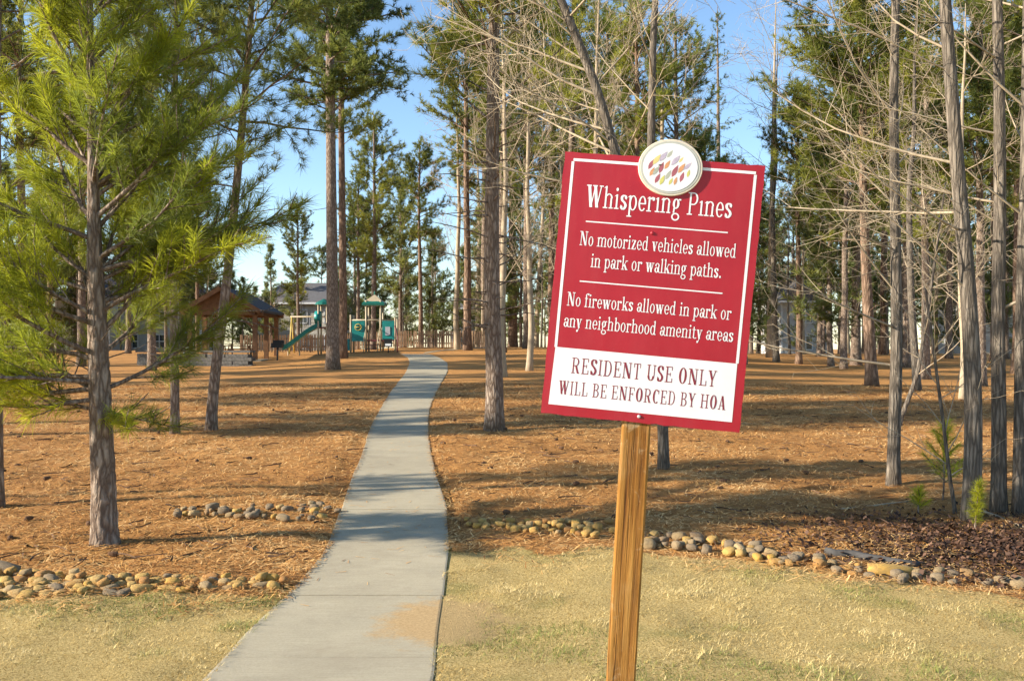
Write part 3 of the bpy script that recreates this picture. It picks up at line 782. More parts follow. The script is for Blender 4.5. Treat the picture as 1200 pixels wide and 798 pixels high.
# ------------------------------------------------------------------ trees
def needles(mb, tp, td, k, L, wd, tone, spread=(18, 78), back=.5, bend=0.0, seg=1):
    """k needles on each shoot: tp tips, td directions, tone colour value per shoot"""
    N = len(tp)
    if N == 0: return
    P = np.repeat(tp, k, 0); D = np.repeat(td, k, 0)
    r = rng.normal(size=(N * k, 3)); r -= D * (r * D).sum(1)[:, None]; r /= np.linalg.norm(r, axis=1)[:, None] + 1e-9
    th = np.radians(rng.uniform(*spread, N * k))[:, None]
    nd = D * np.cos(th) + r * np.sin(th)
    base = P - D * (rng.random(N * k) * back * L)[:, None]
    ln = (L * rng.uniform(.7, 1.15, N * k))[:, None]
    s = np.cross(nd, rng.normal(size=(N * k, 3))); s /= np.linalg.norm(s, axis=1)[:, None] + 1e-9
    s = s * wd / 2
    a = np.clip(np.repeat(tone, k) + rng.normal(0, .08, N * k), 0, 1)
    if seg == 1:
        tip = base + nd * ln; tip[:, 2] -= bend * ln[:, 0]
        V = np.stack([base - s, base + s, tip], 1).reshape(-1, 3)
        mb.add(V, t=np.arange(3 * N * k).reshape(-1, 3), a=np.repeat(a, 3))
    else:
        mid = base + nd * ln * .55; tip = base + nd * ln; tip[:, 2] -= bend * ln[:, 0]
        V = np.stack([base - s * .7, base + s * .7, mid + s, mid - s, tip], 1).reshape(-1, 3)
        i = np.arange(N * k)[:, None] * 5
        mb.add(V, q=i + np.array([[0, 1, 2, 3]]), t=i + np.array([[3, 2, 4]]), a=np.repeat(a, 5))

def rot_about(d, ang, az):
    """tilt direction d by ang at azimuth az round it"""
    ref = np.array([0, 0, 1.]) if abs(d[2]) < .9 else np.array([1., 0, 0])
    u = np.cross(d, ref); u /= np.linalg.norm(u); v = np.cross(d, u)
    return d * math.cos(ang) + (u * math.cos(az) + v * math.sin(az)) * math.sin(ang)

def trunk_tube(mb, pts, r0, r1, k=10, flare=.35, taper=.85, n=40):
    pts = np.asarray(pts, float); s = np.concatenate([[0], np.cumsum(np.linalg.norm(np.diff(pts, axis=0), axis=1))])
    t = np.linspace(0, s[-1], n); P = np.stack([np.interp(t, s, pts[:, i]) for i in range(3)], 1)
    kk = np.hanning(7); kk /= kk.sum()
    for c in range(2): P[:, c] = np.convolve(np.pad(P[:, c], 3, 'edge'), kk, 'valid')
    f = t / s[-1]
    rad = r1 + (r0 - r1) * (1 - f) ** taper
    rad = rad * (1 + flare * np.exp(-t / (r0 * 1.6)))
    P[0, 2] -= .12
    mb.tube(P, rad, k)
    return P, rad

def pine(H, r0, cb, cr, nb, nd_mat='needle', bark='pine_bark', tuft=(14, .22, .016), dens=1.0, lean=(0, 0), elev=(5, 35), pts=None, k=10, dead=6, r_top=.03, tone0=.5, shape='round', twigk=3, limb=.03):
    """returns (trunk mesh, crown mesh) in local space, base at the origin"""
    if pts is None:
        z = np.linspace(0, H, 9); wob = np.cumsum(rng.normal(0, .05, (9, 2)), 0); wob[0] = 0
        pts = np.stack([lean[0] * z / H * H + wob[:, 0], lean[1] * z + wob[:, 1], z], 1)
    tb = MB(); P, rad = trunk_tube(tb, pts, r0, r_top, k)
    zz = P[:, 2]
    at = lambda h: np.array([np.interp(h, zz, P[:, 0]), np.interp(h, zz, P[:, 1]), h])
    cm = MB(); tp = []; td = []; tn = []
    hs = np.sort(cb + (H * .985 - cb) * rng.random(nb) ** .9)
    for i, h in enumerate(hs):
        t = (h - cb) / (H - cb)
        if shape == 'round': L = cr * (math.sin(math.pi * (.18 + .80 * t)) ** .7) * rng.uniform(.55, 1.15)
        else: L = cr * (1 - t * .88) * rng.uniform(.6, 1.15)
        L = max(L, .35)
        az = i * 2.4 + rng.normal(0, .5); el = R(rng.uniform(*elev) + 35 * t * t)
        d = np.array([math.cos(az) * math.cos(el), math.sin(az) * math.cos(el), math.sin(el)])
        b = curve(at(h), d, L, 6, .10, .045)
        rb = min(max(.012, limb * L / 2.5), np.interp(h, zz, rad) * .7)
        tb.tube(b, np.linspace(rb, rb * .3, 6), 4, cap=False)
        ns = max(3, int(L * 3.4 * dens)); btone = np.clip(tone0 + rng.normal(0, .16), 0, 1)
        for s in np.linspace(.28, 1.0, ns):
            q = s * 5; j = min(int(q), 4); p = b[j] + (b[j + 1] - b[j]) * (q - j)
            dd = b[j + 1] - b[j]; dd /= np.linalg.norm(dd)
            l2 = L * .34 * (1.15 - .6 * s) * rng.uniform(.6, 1.3) + .12
            d2 = rot_about(dd, R(rng.uniform(25, 65)), rng.uniform(0, 6.28)); d2[2] = d2[2] * .6 + .22; d2 /= np.linalg.norm(d2)
            c2 = curve(p, d2, l2, 3, .12, .08)
            cm.tube(c2, np.linspace(.010, .005, 3), twigk, cap=False, a=0.0)
            nt_ = max(2, int(l2 / .2 * dens))
            for s2 in np.linspace(.35, 1, nt_):
                tp.append(c2[0] + (c2[2] - c2[0]) * s2 + rng.normal(0, .05, 3)); e = rot_about(d2, R(rng.uniform(0, 50)), rng.uniform(0, 6.28)); e[2] += .25
                td.append(e / np.linalg.norm(e)); tn.append(btone + rng.normal(0, .12) + .12 * (s2 - .5))
    for _ in range(dead):                       # dead stubs below the crown
        h = rng.uniform(cb * .35, cb); az = rng.uniform(0, 6.28)
        b = curve(at(h), (math.cos(az), math.sin(az), rng.uniform(-.1, .3)), rng.uniform(.4, 1.6), 4, .15)
        tb.tube(b, np.linspace(.02, .006, 4), 3, cap=False)
    needles(cm, np.array(tp), np.array(td), tuft[0], tuft[1], tuft[2], np.clip(np.array(tn), 0, 1))
    return tb.mesh('trunk', M[bark]), cm.mesh('crown', M[nd_mat])

def bare(H, r0, pts=None, first=.25, nl=18, limbL=.32, angle=(40, 75), lev=(7, 5), k=8, bark='grey_bark', side=None, r_top=.012, up=.05, tmin=.0035, tn=0.3, hmax=1.0, fork=None):
    if pts is None:
        z = np.linspace(0, H, 9); wob = np.cumsum(rng.normal(0, .07, (9, 2)), 0); wob[0] = 0
        pts = np.column_stack([wob, z])
    pts = np.asarray(pts, float); H = pts[-1, 2]
    tb = MB(); P, rad = trunk_tube(tb, pts, r0, r_top, k, taper=.75)
    cm = MB(); zz = P[:, 2]
    def grow(p, d, L, r, level, tone):
        n = (6, 5, 4)[min(level, 2)]
        b = curve(p, d, L, n, (.065, .10, .13)[min(level, 2)], up)
        cm.tube(b, np.linspace(r, max(tmin * .45, r * .28), n), 5 if level == 0 else 3, cap=False, a=np.clip(tone + rng.normal(0, .12), 0, 1))
        if level < len(lev):
            m = max(2, int(lev[level] * rng.uniform(.7, 1.2) * min(1.4, .5 + L / 2)))
            for s in np.linspace(.22, .98, m):
                q = s * (n - 1); j = min(int(q), n - 2); pp = b[j] + (b[j + 1] - b[j]) * (q - j)
                dd = b[j + 1] - b[j]; dd /= np.linalg.norm(dd)
                grow(pp, rot_about(dd, R(rng.uniform(28, 62)), rng.uniform(0, 6.28)), L * rng.uniform(.32, .58) * (1.15 - .5 * s), max(tmin, r * .42 * (1.1 - .5 * s)), level + 1, tone)
    for i in range(nl):
        h = H * (first + (hmax - first) * (i + rng.random()) / nl * .98)
        p = np.array([np.interp(h, zz, P[:, 0]), np.interp(h, zz, P[:, 1]), h]); rr = np.interp(h, zz, rad)
        az = i * 2.4 + rng.normal(0, .5)
        if side is not None and rng.random() < .55: az = side + rng.normal(0, .55)
        an = R(rng.uniform(*angle)); d = np.array([math.cos(az) * math.sin(an), math.sin(az) * math.sin(an), math.cos(an)])
        L = H * limbL * rng.uniform(.55, 1.2) * (1.05 - .5 * (h / H))
        grow(p, d, L, min(rr * .36, .004 + .0062 * L), 0, tn)
    return tb.mesh('trunk', M[bark]), cm.mesh('crown', M['pale_twig'])

def tree(name, meshes, loc, label, cat='tree', group=None, rz=0, sc=1.0, tilt=(0, 0)):
    e = empty(name, loc, rz); e.scale = (sc,) * 3 if isinstance(sc, (int, float)) else sc
    e.rotation_euler = (tilt[0], tilt[1], rz)
    tag(e, label, cat, group)
    for nm, me in zip(('trunk', 'crown'), meshes): link(nm, me, e)
    return e

def px_trunk(base, uppers, extra=None):
    """trunk points relative to its base from photo pixels, all at the depth of the base"""
    g = G(*base); out = [np.zeros(3)]
    for px, py in uppers: out.append(ray(px, py, g[1]) - g)
    if extra: 
        d = out[-1] - out[-2]; d /= np.linalg.norm(d); out.append(out[-1] + d * extra + np.array([0, 0, 0]))
    return g, np.array(out)

rng = np.random.default_rng(78)
# --- young pine on the left, near
def near_pine():
    g, pts = px_trunk((123, 640), [(121, 560), (118, 480), (114, 380), (111, 300), (109, 200), (107, 110), (106, 20)], 1.3)
    H = pts[-1, 2]
    tb = MB()
    s = np.concatenate([[0], np.cumsum(np.linalg.norm(np.diff(pts, axis=0), axis=1))]); n = 260; k = 44
    t = np.linspace(0, s[-1], n); P = np.stack([np.interp(t, s, pts[:, i]) for i in range(3)], 1)
    rad = np.interp(t, [0, .15, .5, 2.0, 3.0, 4.2, s[-1]], [.150, .128, .116, .092, .064, .038, .010])
    th = np.arange(k) * 2 * math.pi / k
    Rr = np.zeros((n, k))
    for i in range(n):
        for j in range(k):
            x, y = math.cos(th[j]) * rad[i], math.sin(th[j]) * rad[i]
            dd, _ = mnoise.voronoi((x * 17, y * 17, t[i] * 6.5 + .6 * mnoise.noise((x * 8, y * 8, t[i] * 4))))
            e = min(1.0, (dd[1] - dd[0]) / .32)
            Rr[i, j] = rad[i] * (1 - .085 * (1 - e) ** 1.3) + .004 * mnoise.noise((x * 40, y * 40, t[i] * 22))
    P[0, 2] -= .1
    ring = P[:, None] + np.stack([np.cos(th)[None] * Rr, np.sin(th)[None] * Rr, 0 * Rr], -1)
    tb.add(ring.reshape(-1, 3), tube_faces(n, k))
    at = lambda h: np.array([np.interp(h, P[:, 2], P[:, 0]), np.interp(h, P[:, 2], P[:, 1]), h])
    cm = MB(); tp = []; td = []; tn = []
    # whorls of ascending branches: height, azimuth (0 = right, 90 = away, 180 = left, 270 = towards us), length, elevation
    B = []
    for wh in np.arange(1.4, H - .3, .40):
        m = 5 if wh > 1.8 else 3; a0 = rng.uniform(0, 360)
        tt = (wh - 1.3) / (H - 1.3)
        for j in range(m):
            az = a0 + j * 360 / m + rng.normal(0, 14)
            L = (2.2 - 1.5 * tt) * rng.uniform(.75, 1.15); el = rng.uniform(14, 32) + 34 * tt
            right = math.cos(R(az)) > .3
            if right and wh < 2.3 and rng.random() < .7: continue
            if right and wh < 2.3: el += 14; L *= .7
            if math.sin(R(az)) < -.55 and wh < 4.2 and rng.random() < .6: continue
            B.append((wh + rng.normal(0, .06), az, L, el))
    B += [(1.75, 172, 2.0, 8), (1.25, 330, .7, -14), (2.0, 12, 1.9, 48), (2.2, 350, 1.75, 30), (2.5, 20, 1.7, 25), (2.9, 188, 1.9, 20), (2.4, 195, 1.8, 14), (1.5, 186, 2.1, -6), (2.1, 200, 2.0, 10), (3.3, 5, 1.6, 35), (3.6, 180, 1.7, 30), (2.7, 335, 1.6, 30), (1.6, 182, 2.0, 0), (1.4, 202, 1.8, -2), (1.55, 222, 1.7, 4), (1.3, 170, 1.3, -10), (1.3, 345, .8, -10), (2.6, 355, 2.0, 20), (2.3, 25, 1.9, 26), (3.1, 345, 1.9, 28), (3.4, 15, 1.8, 33), (3.9, 350, 1.5, 36)]
    for h, az, L, el in B:
        a = R(az); e = R(el); d = np.array([math.cos(a) * math.cos(e), math.sin(a) * math.cos(e), math.sin(e)])
        b = curve(at(h), d, L, 9, .075, .035)
        rb = min(.008 + .009 * L, float(np.interp(h, P[:, 2], rad)) * .55)
        tb.tube(b, np.linspace(rb, .005, 9), 7, cap=False)
        tone = np.clip(.42 + rng.normal(0, .16) + .12 * (-math.cos(a)), .05, .95)  # left branches get lighter needles: sunlight on that side put into the colour
        for s_ in np.linspace(.17, 1.0, max(4, int(L * 9.5))):
            q = s_ * 8; j = min(int(q), 7); p = b[j] + (b[j + 1] - b[j]) * (q - j); dd = b[j + 1] - b[j]; dd /= np.linalg.norm(dd)
            l2 = (.16 + .30 * L * (1.05 - s_) * rng.uniform(.5, 1.3)) if s_ < .99 else .15
            d2 = rot_about(dd, R(rng.uniform(28, 58)) if s_ < .99 else .05, rng.uniform(0, 6.28)); d2[2] = d2[2] * .7 + .2; d2 /= np.linalg.norm(d2)
            c2 = curve(p, d2, l2, 4, .10, .07)
            tb.tube(c2, np.linspace(.007, .004, 4), 4, cap=False)
            for s2 in np.linspace(.5, 1, max(1, int(l2 / .17))):
                q2 = s2 * 3; j2 = min(int(q2), 2); tp.append(c2[j2] + (c2[j2 + 1] - c2[j2]) * (q2 - j2))
                e2 = rot_about(d2, R(rng.uniform(0, 28)), rng.uniform(0, 6.28)); e2[2] += .15; td.append(e2 / np.linalg.norm(e2))
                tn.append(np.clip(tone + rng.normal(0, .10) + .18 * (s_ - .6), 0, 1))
    for (hh, aa, ll) in ((1.6, 150, .7), (1.75, 20, .5), (1.9, 320, .6)):
        a = R(aa); tb.tube(curve(at(hh), (math.cos(a), math.sin(a), .5), ll, 5, .12), np.linspace(.008, .003, 5), 4, cap=False)
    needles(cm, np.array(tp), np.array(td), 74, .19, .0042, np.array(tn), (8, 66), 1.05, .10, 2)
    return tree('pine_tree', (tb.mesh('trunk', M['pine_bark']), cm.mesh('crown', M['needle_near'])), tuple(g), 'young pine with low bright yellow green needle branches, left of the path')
near_pine()
rng = np.random.default_rng(5)

# --- bare trees and pines that can be told apart, each from its own pixels
def solo_bare(base, ups, r_px, label, extra, **kw):
    g, pts = px_trunk(base, ups, extra); r0 = r_px / 2 / F * g[1]
    return tree('bare_tree', bare(0, r0, pts, **kw), tuple(g), label)
def solo_pine(base, ups, r_px, label, extra, cbf, cr, nb, **kw):
    g, pts = px_trunk(base, ups, extra); r0 = r_px / 2 / F * g[1]; H = pts[-1, 2]
    return tree('pine_tree', pine(H, r0, H * cbf, cr, nb, pts=pts, **kw), tuple(g), label)

solo_bare((1138, 612), [(1141, 520), (1140, 430), (1134, 330), (1122, 200), (1113, 80), (1106, -20)], 22, 'bare grey tree with pale leaning upper trunk, nearest the leaf litter', 4.5, first=.20, nl=14, limbL=.25, side=math.pi, lev=(8, 5), angle=(55, 95), tmin=.0022, r_top=.02)
solo_bare((1170, 602), [(1171, 500), (1169, 380), (1172, 250), (1171, 100), (1168, -20)], 18, 'straight bare tree second from the right edge of the photo', 4.5, first=.22, nl=14, limbL=.24, side=math.pi * .9, lev=(8, 5), angle=(55, 90), tmin=.0022, r_top=.02)
solo_bare((1193, 604), [(1195, 480), (1196, 350), (1201, 200), (1203, 0)], 14, 'dark bare tree at the right edge of the photo', 4, first=.25, nl=14, limbL=.24, lev=(6, 4), tmin=.0022)
solo_bare((1047, 570), [(1047, 530), (1050, 450), (1051, 380), (1049, 250), (1047, 120), (1050, -10)], 16, 'bare tree with low pale twiggy limbs reaching left over the straw', 4.0, first=.13, nl=19, limbL=.24, side=math.pi, lev=(8, 5), angle=(45, 85), tmin=.0022, r_top=.02)
solo_bare((778, 551), [(776, 470), (765, 380), (748, 280), (719, 170), (700, 105), (676, 45), (655, -5)], 13, 'leaning bare tree behind the sign, its trunk bending left', 2.5, first=.42, nl=26, limbL=.34, side=math.pi, lev=(8, 6), angle=(45, 85), tmin=.0045, r_top=.05)
solo_bare((752, 462), [(754, 380), (760, 280), (763, 170), (765, 60), (770, -40)], 12, 'pale bare tree rising just above the emblem of the sign', 4.5, first=.45, nl=16, limbL=.28, lev=(7, 5), angle=(25, 60), tmin=.008, r_top=.05)
solo_bare((560, 404.5), [(561, 330), (562, 270), (560, 200)], 8, 'slender pale bare tree in front of the picket fence', 3, first=.25, nl=14, limbL=.22, lev=(5, 3), angle=(45, 80), tmin=.011, k=7, bark='pale_twig')
solo_bare((628, 404.5), [(631, 340), (636, 260), (640, 150)], 7, 'thin pale bare tree close to the left edge of the sign', 3, first=.25, nl=16, limbL=.25, lev=(6, 4), angle=(45, 80), tmin=.011, k=7, bark='pale_twig')
solo_bare((902, 419), [(903, 330), (905, 200), (908, 60)], 8, 'thin pale tree just right of the sign', 4, first=.3, nl=16, limbL=.22, lev=(6, 4), tmin=.010, bark='pale_twig')
solo_bare((1120, 604), [(1113, 560), (1106, 500), (1098, 440)], 5, 'dark leafless shrub stem before the bare trees', 1.0, first=.1, nl=12, limbL=.5, lev=(4, 3), angle=(25, 60), tmin=.0035)
solo_bare((1052, 500), [(1075, 440), (1085, 380), (1092, 330)], 6, 'slim bare sapling behind the twiggy tree', 2, first=.2, nl=12, limbL=.35, lev=(4, 3), tmin=.005)

solo_pine((579, 505), [(580, 450), (577, 380), (576, 300), (577, 200), (578, 90), (580, -20)], 21, 'brown pine trunk right of the path, its crown among dry twigs', 4.5, .42, 3.0, 62, dens=1.25, tuft=(30, .24, .011), k=16, bark='pine_bark', r_top=.05, dead=50, tone0=.72)
solo_pine((247, 506), [(250, 455), (258, 390), (266, 330), (277, 220), (288, 100), (296, -10)], 13, 'slim pine leaning right, between the young pine and the path', 2.5, .40, 2.1, 64, dens=1.35, tuft=(34, .23, .009), k=12, tone0=.42, dead=10)
solo_pine((205, 510), [(205, 450), (204, 390), (203, 300), (204, 180), (206, 60)], 11, 'slim straight pine directly behind the young pine', 2.2, .38, 2.0, 58, dens=1.3, tuft=(34, .23, .009), k=10, tone0=.38, dead=8)
solo_pine((-4, 596), [(-5, 480), (-4, 330), (-6, 150), (-4, -20)], 16, 'dark pine trunk cut off by the left edge of the photo', 4.0, .34, 2.0, 44, dens=1.0, tuft=(22, .19, .009), k=12, tone0=.42)
solo_pine((390, 433), [(390, 380), (389, 300), (388, 200), (387, 100), (386, -10)], 15, 'tall dark pine with thick trunk left of the path', 8.0, .44, 3.4, 90, dens=1.25, tuft=(18, .33, .036), k=14, r_top=.09, tone0=.28, elev=(-8, 25), limb=.05)
solo_pine((402, 420), [(402, 350), (401, 250), (400, 150), (400, 20)], 10, 'thinner reddish pine just behind the tall dark pine', 6.0, .46, 3.2, 68, dens=1.15, tuft=(16, .35, .038), k=12, bark='pine_bark_red', r_top=.08, tone0=.45)
solo_pine((601, 405), [(601, 340), (600, 260), (601, 150), (602, 30)], 11, 'straight pine behind the brown trunk right of the path', 5, .48, 3.2, 54, dens=1.0, tuft=(17, .35, .05), k=10, bark='pine_bark_red', r_top=.08, dead=20)
solo_pine((588, 413), [(588, 350), (588, 250), (589, 150)], 10, 'dark pine trunk half hidden behind the brown pine', 4, .5, 2.6, 40, dens=.9, tuft=(16, .35, .046), tone0=.4, dead=16)
solo_pine((1022, 452), [(1018, 380), (1014, 300), (1011, 200), (1009, 100)], 14, 'pine with broad green crown behind the right hand bare trees', 4.0, .36, 3.4, 80, dens=1.2, tuft=(17, .30, .028), k=12, tone0=.6, bark='pine_bark_red')
solo_pine((1003, 428), [(1003, 350), (1004, 250), (1005, 120)], 12, 'dark trunked pine beside the broad green pine', 4.5, .38, 3.2, 66, dens=1.1, tuft=(16, .32, .033), k=10, tone0=.5)
solo_pine((842, 412), [(842, 300), (842, 180), (841, 60)], 9, 'thin dark pine standing above the top edge of the sign', 4.5, .5, 1.9, 34, dens=.8, tuft=(12, .34, .045), tone0=.35, dead=30)

# --- shared shapes for the trees that only differ by place
PR_P = [pine(20, .24, 20 * c, r, 60, dens=1.1, tuft=(15, .36, .040), k=9, tone0=t0, bark=bk, limb=.045, r_top=.06)
        for c, r, t0, bk in ((.42, 3.4, .45, 'pine_bark'), (.50, 3.0, .55, 'pine_bark_red'), (.36, 3.1, .6, 'pine_bark'))]
PR_F = [pine(14, .17, 14 * c, r, 54, 'needle_far', dens=.8, tuft=(13, .50, .068), k=6, tone0=t0, limb=.04, shape=sh)
        for c, r, t0, sh in ((.12, 2.7, .4, 'cone'), (.28, 2.8, .55, 'round'), (.2, 3.0, .3, 'round'))]
PR_B = [bare(14, .14, nl=20, limbL=.24, lev=(8, 5), tmin=.008, tn=t0, bark=bk, first=.22) for t0, bk in ((.2, 'grey_bark'), (.5, 'pale_twig'))]

def at_px(px, D):
    x = (px - CX) / F * D; return (x, D, gz(x, D) - .05)
mid = [  # px, depth, proto, height, label
    (437, 68, PR_P[2], 17, 'bright green pine behind the playground tower'),
    (492, 78, PR_P[1], 17, 'dark green pine right of the playground tower'),
    (470, 84, PR_F[1], 15, 'mid green pine between the tower and the fence'),
    (777, 50, PR_B[1], 19, 'thin pale tree beside the emblem, behind the pale bare tree'),
    (910, 56, PR_B[0], 19, 'grey bare tree near the white house on the right'),
    (989, 50, PR_P[0], 16, 'slim pine left of the dark trunked pine'),
    (960, 66, PR_P[2], 17, 'green pine above the white house on the right'),
    (1085, 40, PR_P[2], 16, 'green pine between the bare trees at the right'),
    (1150, 34, PR_P[0], 15, 'pine rising behind the leaning upper trunk at the right'),
    (1190, 46, PR_P[1], 18, 'pine behind the dark tree at the right edge'),
    (690, 64, PR_P[0], 17, 'pine rising behind the top left corner of the sign'),
    (735, 72, PR_P[2], 18, 'pine behind the bent bare tree'),
    (810, 70, PR_P[1], 17, 'pine rising right of the emblem'),
    (655, 58, PR_B[0], 17, 'twiggy bare tree behind the left edge of the sign'),
    (536, 64, PR_B[1], 19, 'twiggy bare tree left of the brown pine'),
    (548, 62, PR_P[1], 23, 'tall feathery pine left of the brown pine'),
    (568, 74, PR_P[2], 24, 'tall pine far behind the brown pine'),
    (618, 66, PR_P[0], 24, 'tall pine between the straight pine and the thin pale tree'),
    (648, 76, PR_P[1], 26, 'tall pine far behind the left edge of the sign'),
    (668, 52, PR_P[2], 22, 'full pine above the top left corner of the sign'),
    (712, 60, PR_P[0], 22, 'pine hidden behind the bend of the bare tree'),
    (745, 50, PR_P[1], 19, 'reddish pine behind the pale bare tree'),
    (795, 58, PR_P[2], 21, 'pine just right of the emblem, taller than its neighbour'),
    (826, 80, PR_P[0], 19, 'pine left of the thin dark pine'),
    (700, 40, PR_B[1], 17, 'pale twiggy tree above the top left part of the sign'),
    (590, 36, PR_B[1], 15, 'tan twiggy tree around the brown pine crown'),
    (862, 84, PR_F[1], 14, 'far pine right of the thin dark pine'),
    (95, 48, PR_P[0], 18, 'tall pine behind the young pine trunk'),
    (178, 44, PR_P[2], 17, 'tall pine between the young pine and the slim straight pine'),
    (25, 34, PR_P[1], 16, 'reddish pine behind the left foliage'),
    (1035, 70, PR_P[1], 23, 'tall pine behind the broad green pine'),
    (1165, 58, PR_P[1], 22, 'tall pine behind the straight bare tree'),
    (620, 40, PR_B[1], 15, 'twiggy pale tree between the straight pine and the sign'),
    (880, 78, PR_P[0], 15, 'rounded pine top right of the sign'),
    (60, 60, PR_P[1], 17, 'pine behind the young pine, left of the house'),
    (150, 64, PR_P[0], 16, 'pine in front of the cream house'),
    (232, 72, PR_P[1], 14, 'pine beyond the pavilion'),
    (-10, 40, PR_P[2], 16, 'pine far behind the trunk at the left edge'),
    (1128, 26, PR_B[1], 11, 'pale bare tree among the right hand trees'),
    (1075, 30, PR_B[0], 13, 'grey bare tree behind the twiggy limbs'),
    (1062, 52, PR_P[0], 18, 'tall pine between the twiggy tree and the leaning trunk'),
    (936, 54, PR_P[1], 16, 'reddish pine left of the slim pines'),
    (1112, 62, PR_P[2], 19, 'pine far behind the leaning trunk at the right'),
    (1215, 30, PR_P[0], 15, 'pine cut by the right edge of the photo'),
    (350, 74, PR_P[2], 12, 'low pine behind the slide'),
    (318, 80, PR_F[0], 9, 'small pine right of the pavilion roof'),
    (420, 74, PR_P[0], 14, 'dark pine left of the tower roof'),
]
for px, D, pr, h, lb in mid:
    if lb is None: continue
    Hp = 14 if (pr in PR_F or pr in PR_B) else 20
    tree('bare_tree' if pr in PR_B else 'pine_tree', pr, at_px(px, D), lb, rz=rng.uniform(0, 6.28), sc=h / Hp)
# the far wood beyond the playground
def far_tree(px, D, h, kind, low=False):
    pr = (PR_F[0] if low else PR_F[rng.integers(3)]) if kind == 'p' else PR_B[rng.integers(2)]
    s = h / 14
    area = next(a for lim, a in ((66, 'behind the young pine foliage'), (240, 'by the houses on the left'), (345, 'behind the pavilion'), (480, 'behind the play equipment'),
                                 (640, 'above the picket fence'), (870, 'behind the sign'), (1010, 'by the white house right of the sign'), (9999, 'behind the bare trees at the right')) if px < lim)
    nm, word = ('pine_tree', 'distant green pine in the wood') if kind == 'p' else ('bare_tree', 'distant bare tree in the wood')
    tree(nm, pr, at_px(px, D), '%s, %s' % (word, area), group='%s %s' % ('far pines' if kind == 'p' else 'far bare trees', area), rz=rng.uniform(0, 6.28), sc=(s * rng.uniform(.85, 1.1), s * rng.uniform(.85, 1.1), s))
def top_h(px, D):
    top = np.interp(px, [-200, 0, 120, 230, 290, 320, 350, 380, 420, 520, 560, 640, 700, 860, 930, 980, 1100, 1400], [150, 150, 200, 250, 310, 300, 300, 290, 250, 270, 230, 190, 180, 190, 150, 110, 130, 120])
    return (CY - top) / F * D + EYE - gz((px - CX) / F * D, D)
for i in range(84):
    D = rng.uniform(84, 125); px = -160 + 1520 * (i + rng.random()) / 84
    far_tree(px, D, min(19, top_h(px, D) * rng.uniform(.72, 1.1)), 'p')
for i in range(26):
    D = rng.uniform(70, 100); px = -100 + 1400 * (i + rng.random()) / 26
    far_tree(px, D, min(17, top_h(px, D) * rng.uniform(.6, 1.0)), 'b')
for i in range(14):
    D = rng.uniform(50, 80); px = 640 + 640 * (i + rng.random()) / 14
    far_tree(px, D, rng.uniform(9, 14), 'p' if i % 2 else 'b')
for i in range(56):
    D = rng.uniform(112, 150); px = -160 + 1520 * (i + rng.random()) / 56
    far_tree(px, D, rng.uniform(6.5, 10.5), 'p')
for i in range(46):                             # low young pines filling the edge of the wood
    D = rng.uniform(78, 108); px = (-120 + 470 * i / 14) if i < 14 else (478 + 800 * (i - 14 + rng.random()) / 32)
    far_tree(px, D, rng.uniform(4.5, 8.0), 'p', True)
# trees that stand beyond the left edge; their shadows band the straw
for (x, y, h, pi) in ((-13, 9.6, 8, 1), (-24, 14.0, 15, 0), (-28, 15.6, 17, 1), (-31, 20.2, 18, 2), (-27, 23.5, 17, 0), (-36, 25.0, 19, 1), (-33, 30, 18, 2), (-41, 34, 20, 0), (-36, 40, 19, 1), (-50, 44, 20, 2)):
    tree('pine_tree', PR_P[pi], (x, y, gz(x, y) - .05), 'tall pine standing beyond the left edge of the photo', group='pines beyond the left edge', rz=rng.uniform(0, 6.28), sc=h / 20)

# small green pine seedlings at the right
def seedling(base, h, label, n, wide=.30, nl=.13):
    g = G(*base); tb = MB(); cm = MB(); tp = []; td = []
    st = curve((0, 0, -.03), (rng.normal(0, .1), 0, 1), h, 6, .06); tb.tube(st, np.linspace(.012, .004, 6), 6)
    for i in range(n):
        s = .3 + .7 * i / (n - 1); q = s * 5; j = min(int(q), 4); p = st[j] + (st[j + 1] - st[j]) * (q - j)
        az = i * 2.4; d = np.array([math.cos(az) * .8, math.sin(az) * .8, .7]); d /= np.linalg.norm(d)
        b = curve(p, d, wide * h * (1.2 - s) + .04, 4, .1, .05); tb.tube(b, np.linspace(.006, .003, 4), 4, cap=False)
        for m in (1, 2, 3): tp.append(b[m]); td.append(d)
    needles(cm, np.array(tp), np.array(td), 34, nl, .004, rng.uniform(.55, 1, len(tp)), (10, 70), .8, .1)
    tree('pine_seedling', (tb.mesh('trunk', M['pine_bark']), cm.mesh('crown', M['needle_near'])), tuple(g), label, 'seedling')
seedling((1104, 590), .95, 'tall yellow green pine seedling left of the nearest bare trunk', 22, .42)
seedling((1143, 624), .55, 'small yellow green pine seedling at the foot of the nearest bare trunk', 14, .12, .10)
seedling((1076, 602), .30, 'low green pine seedling beside the dark shrub stem', 9, .45, .09)

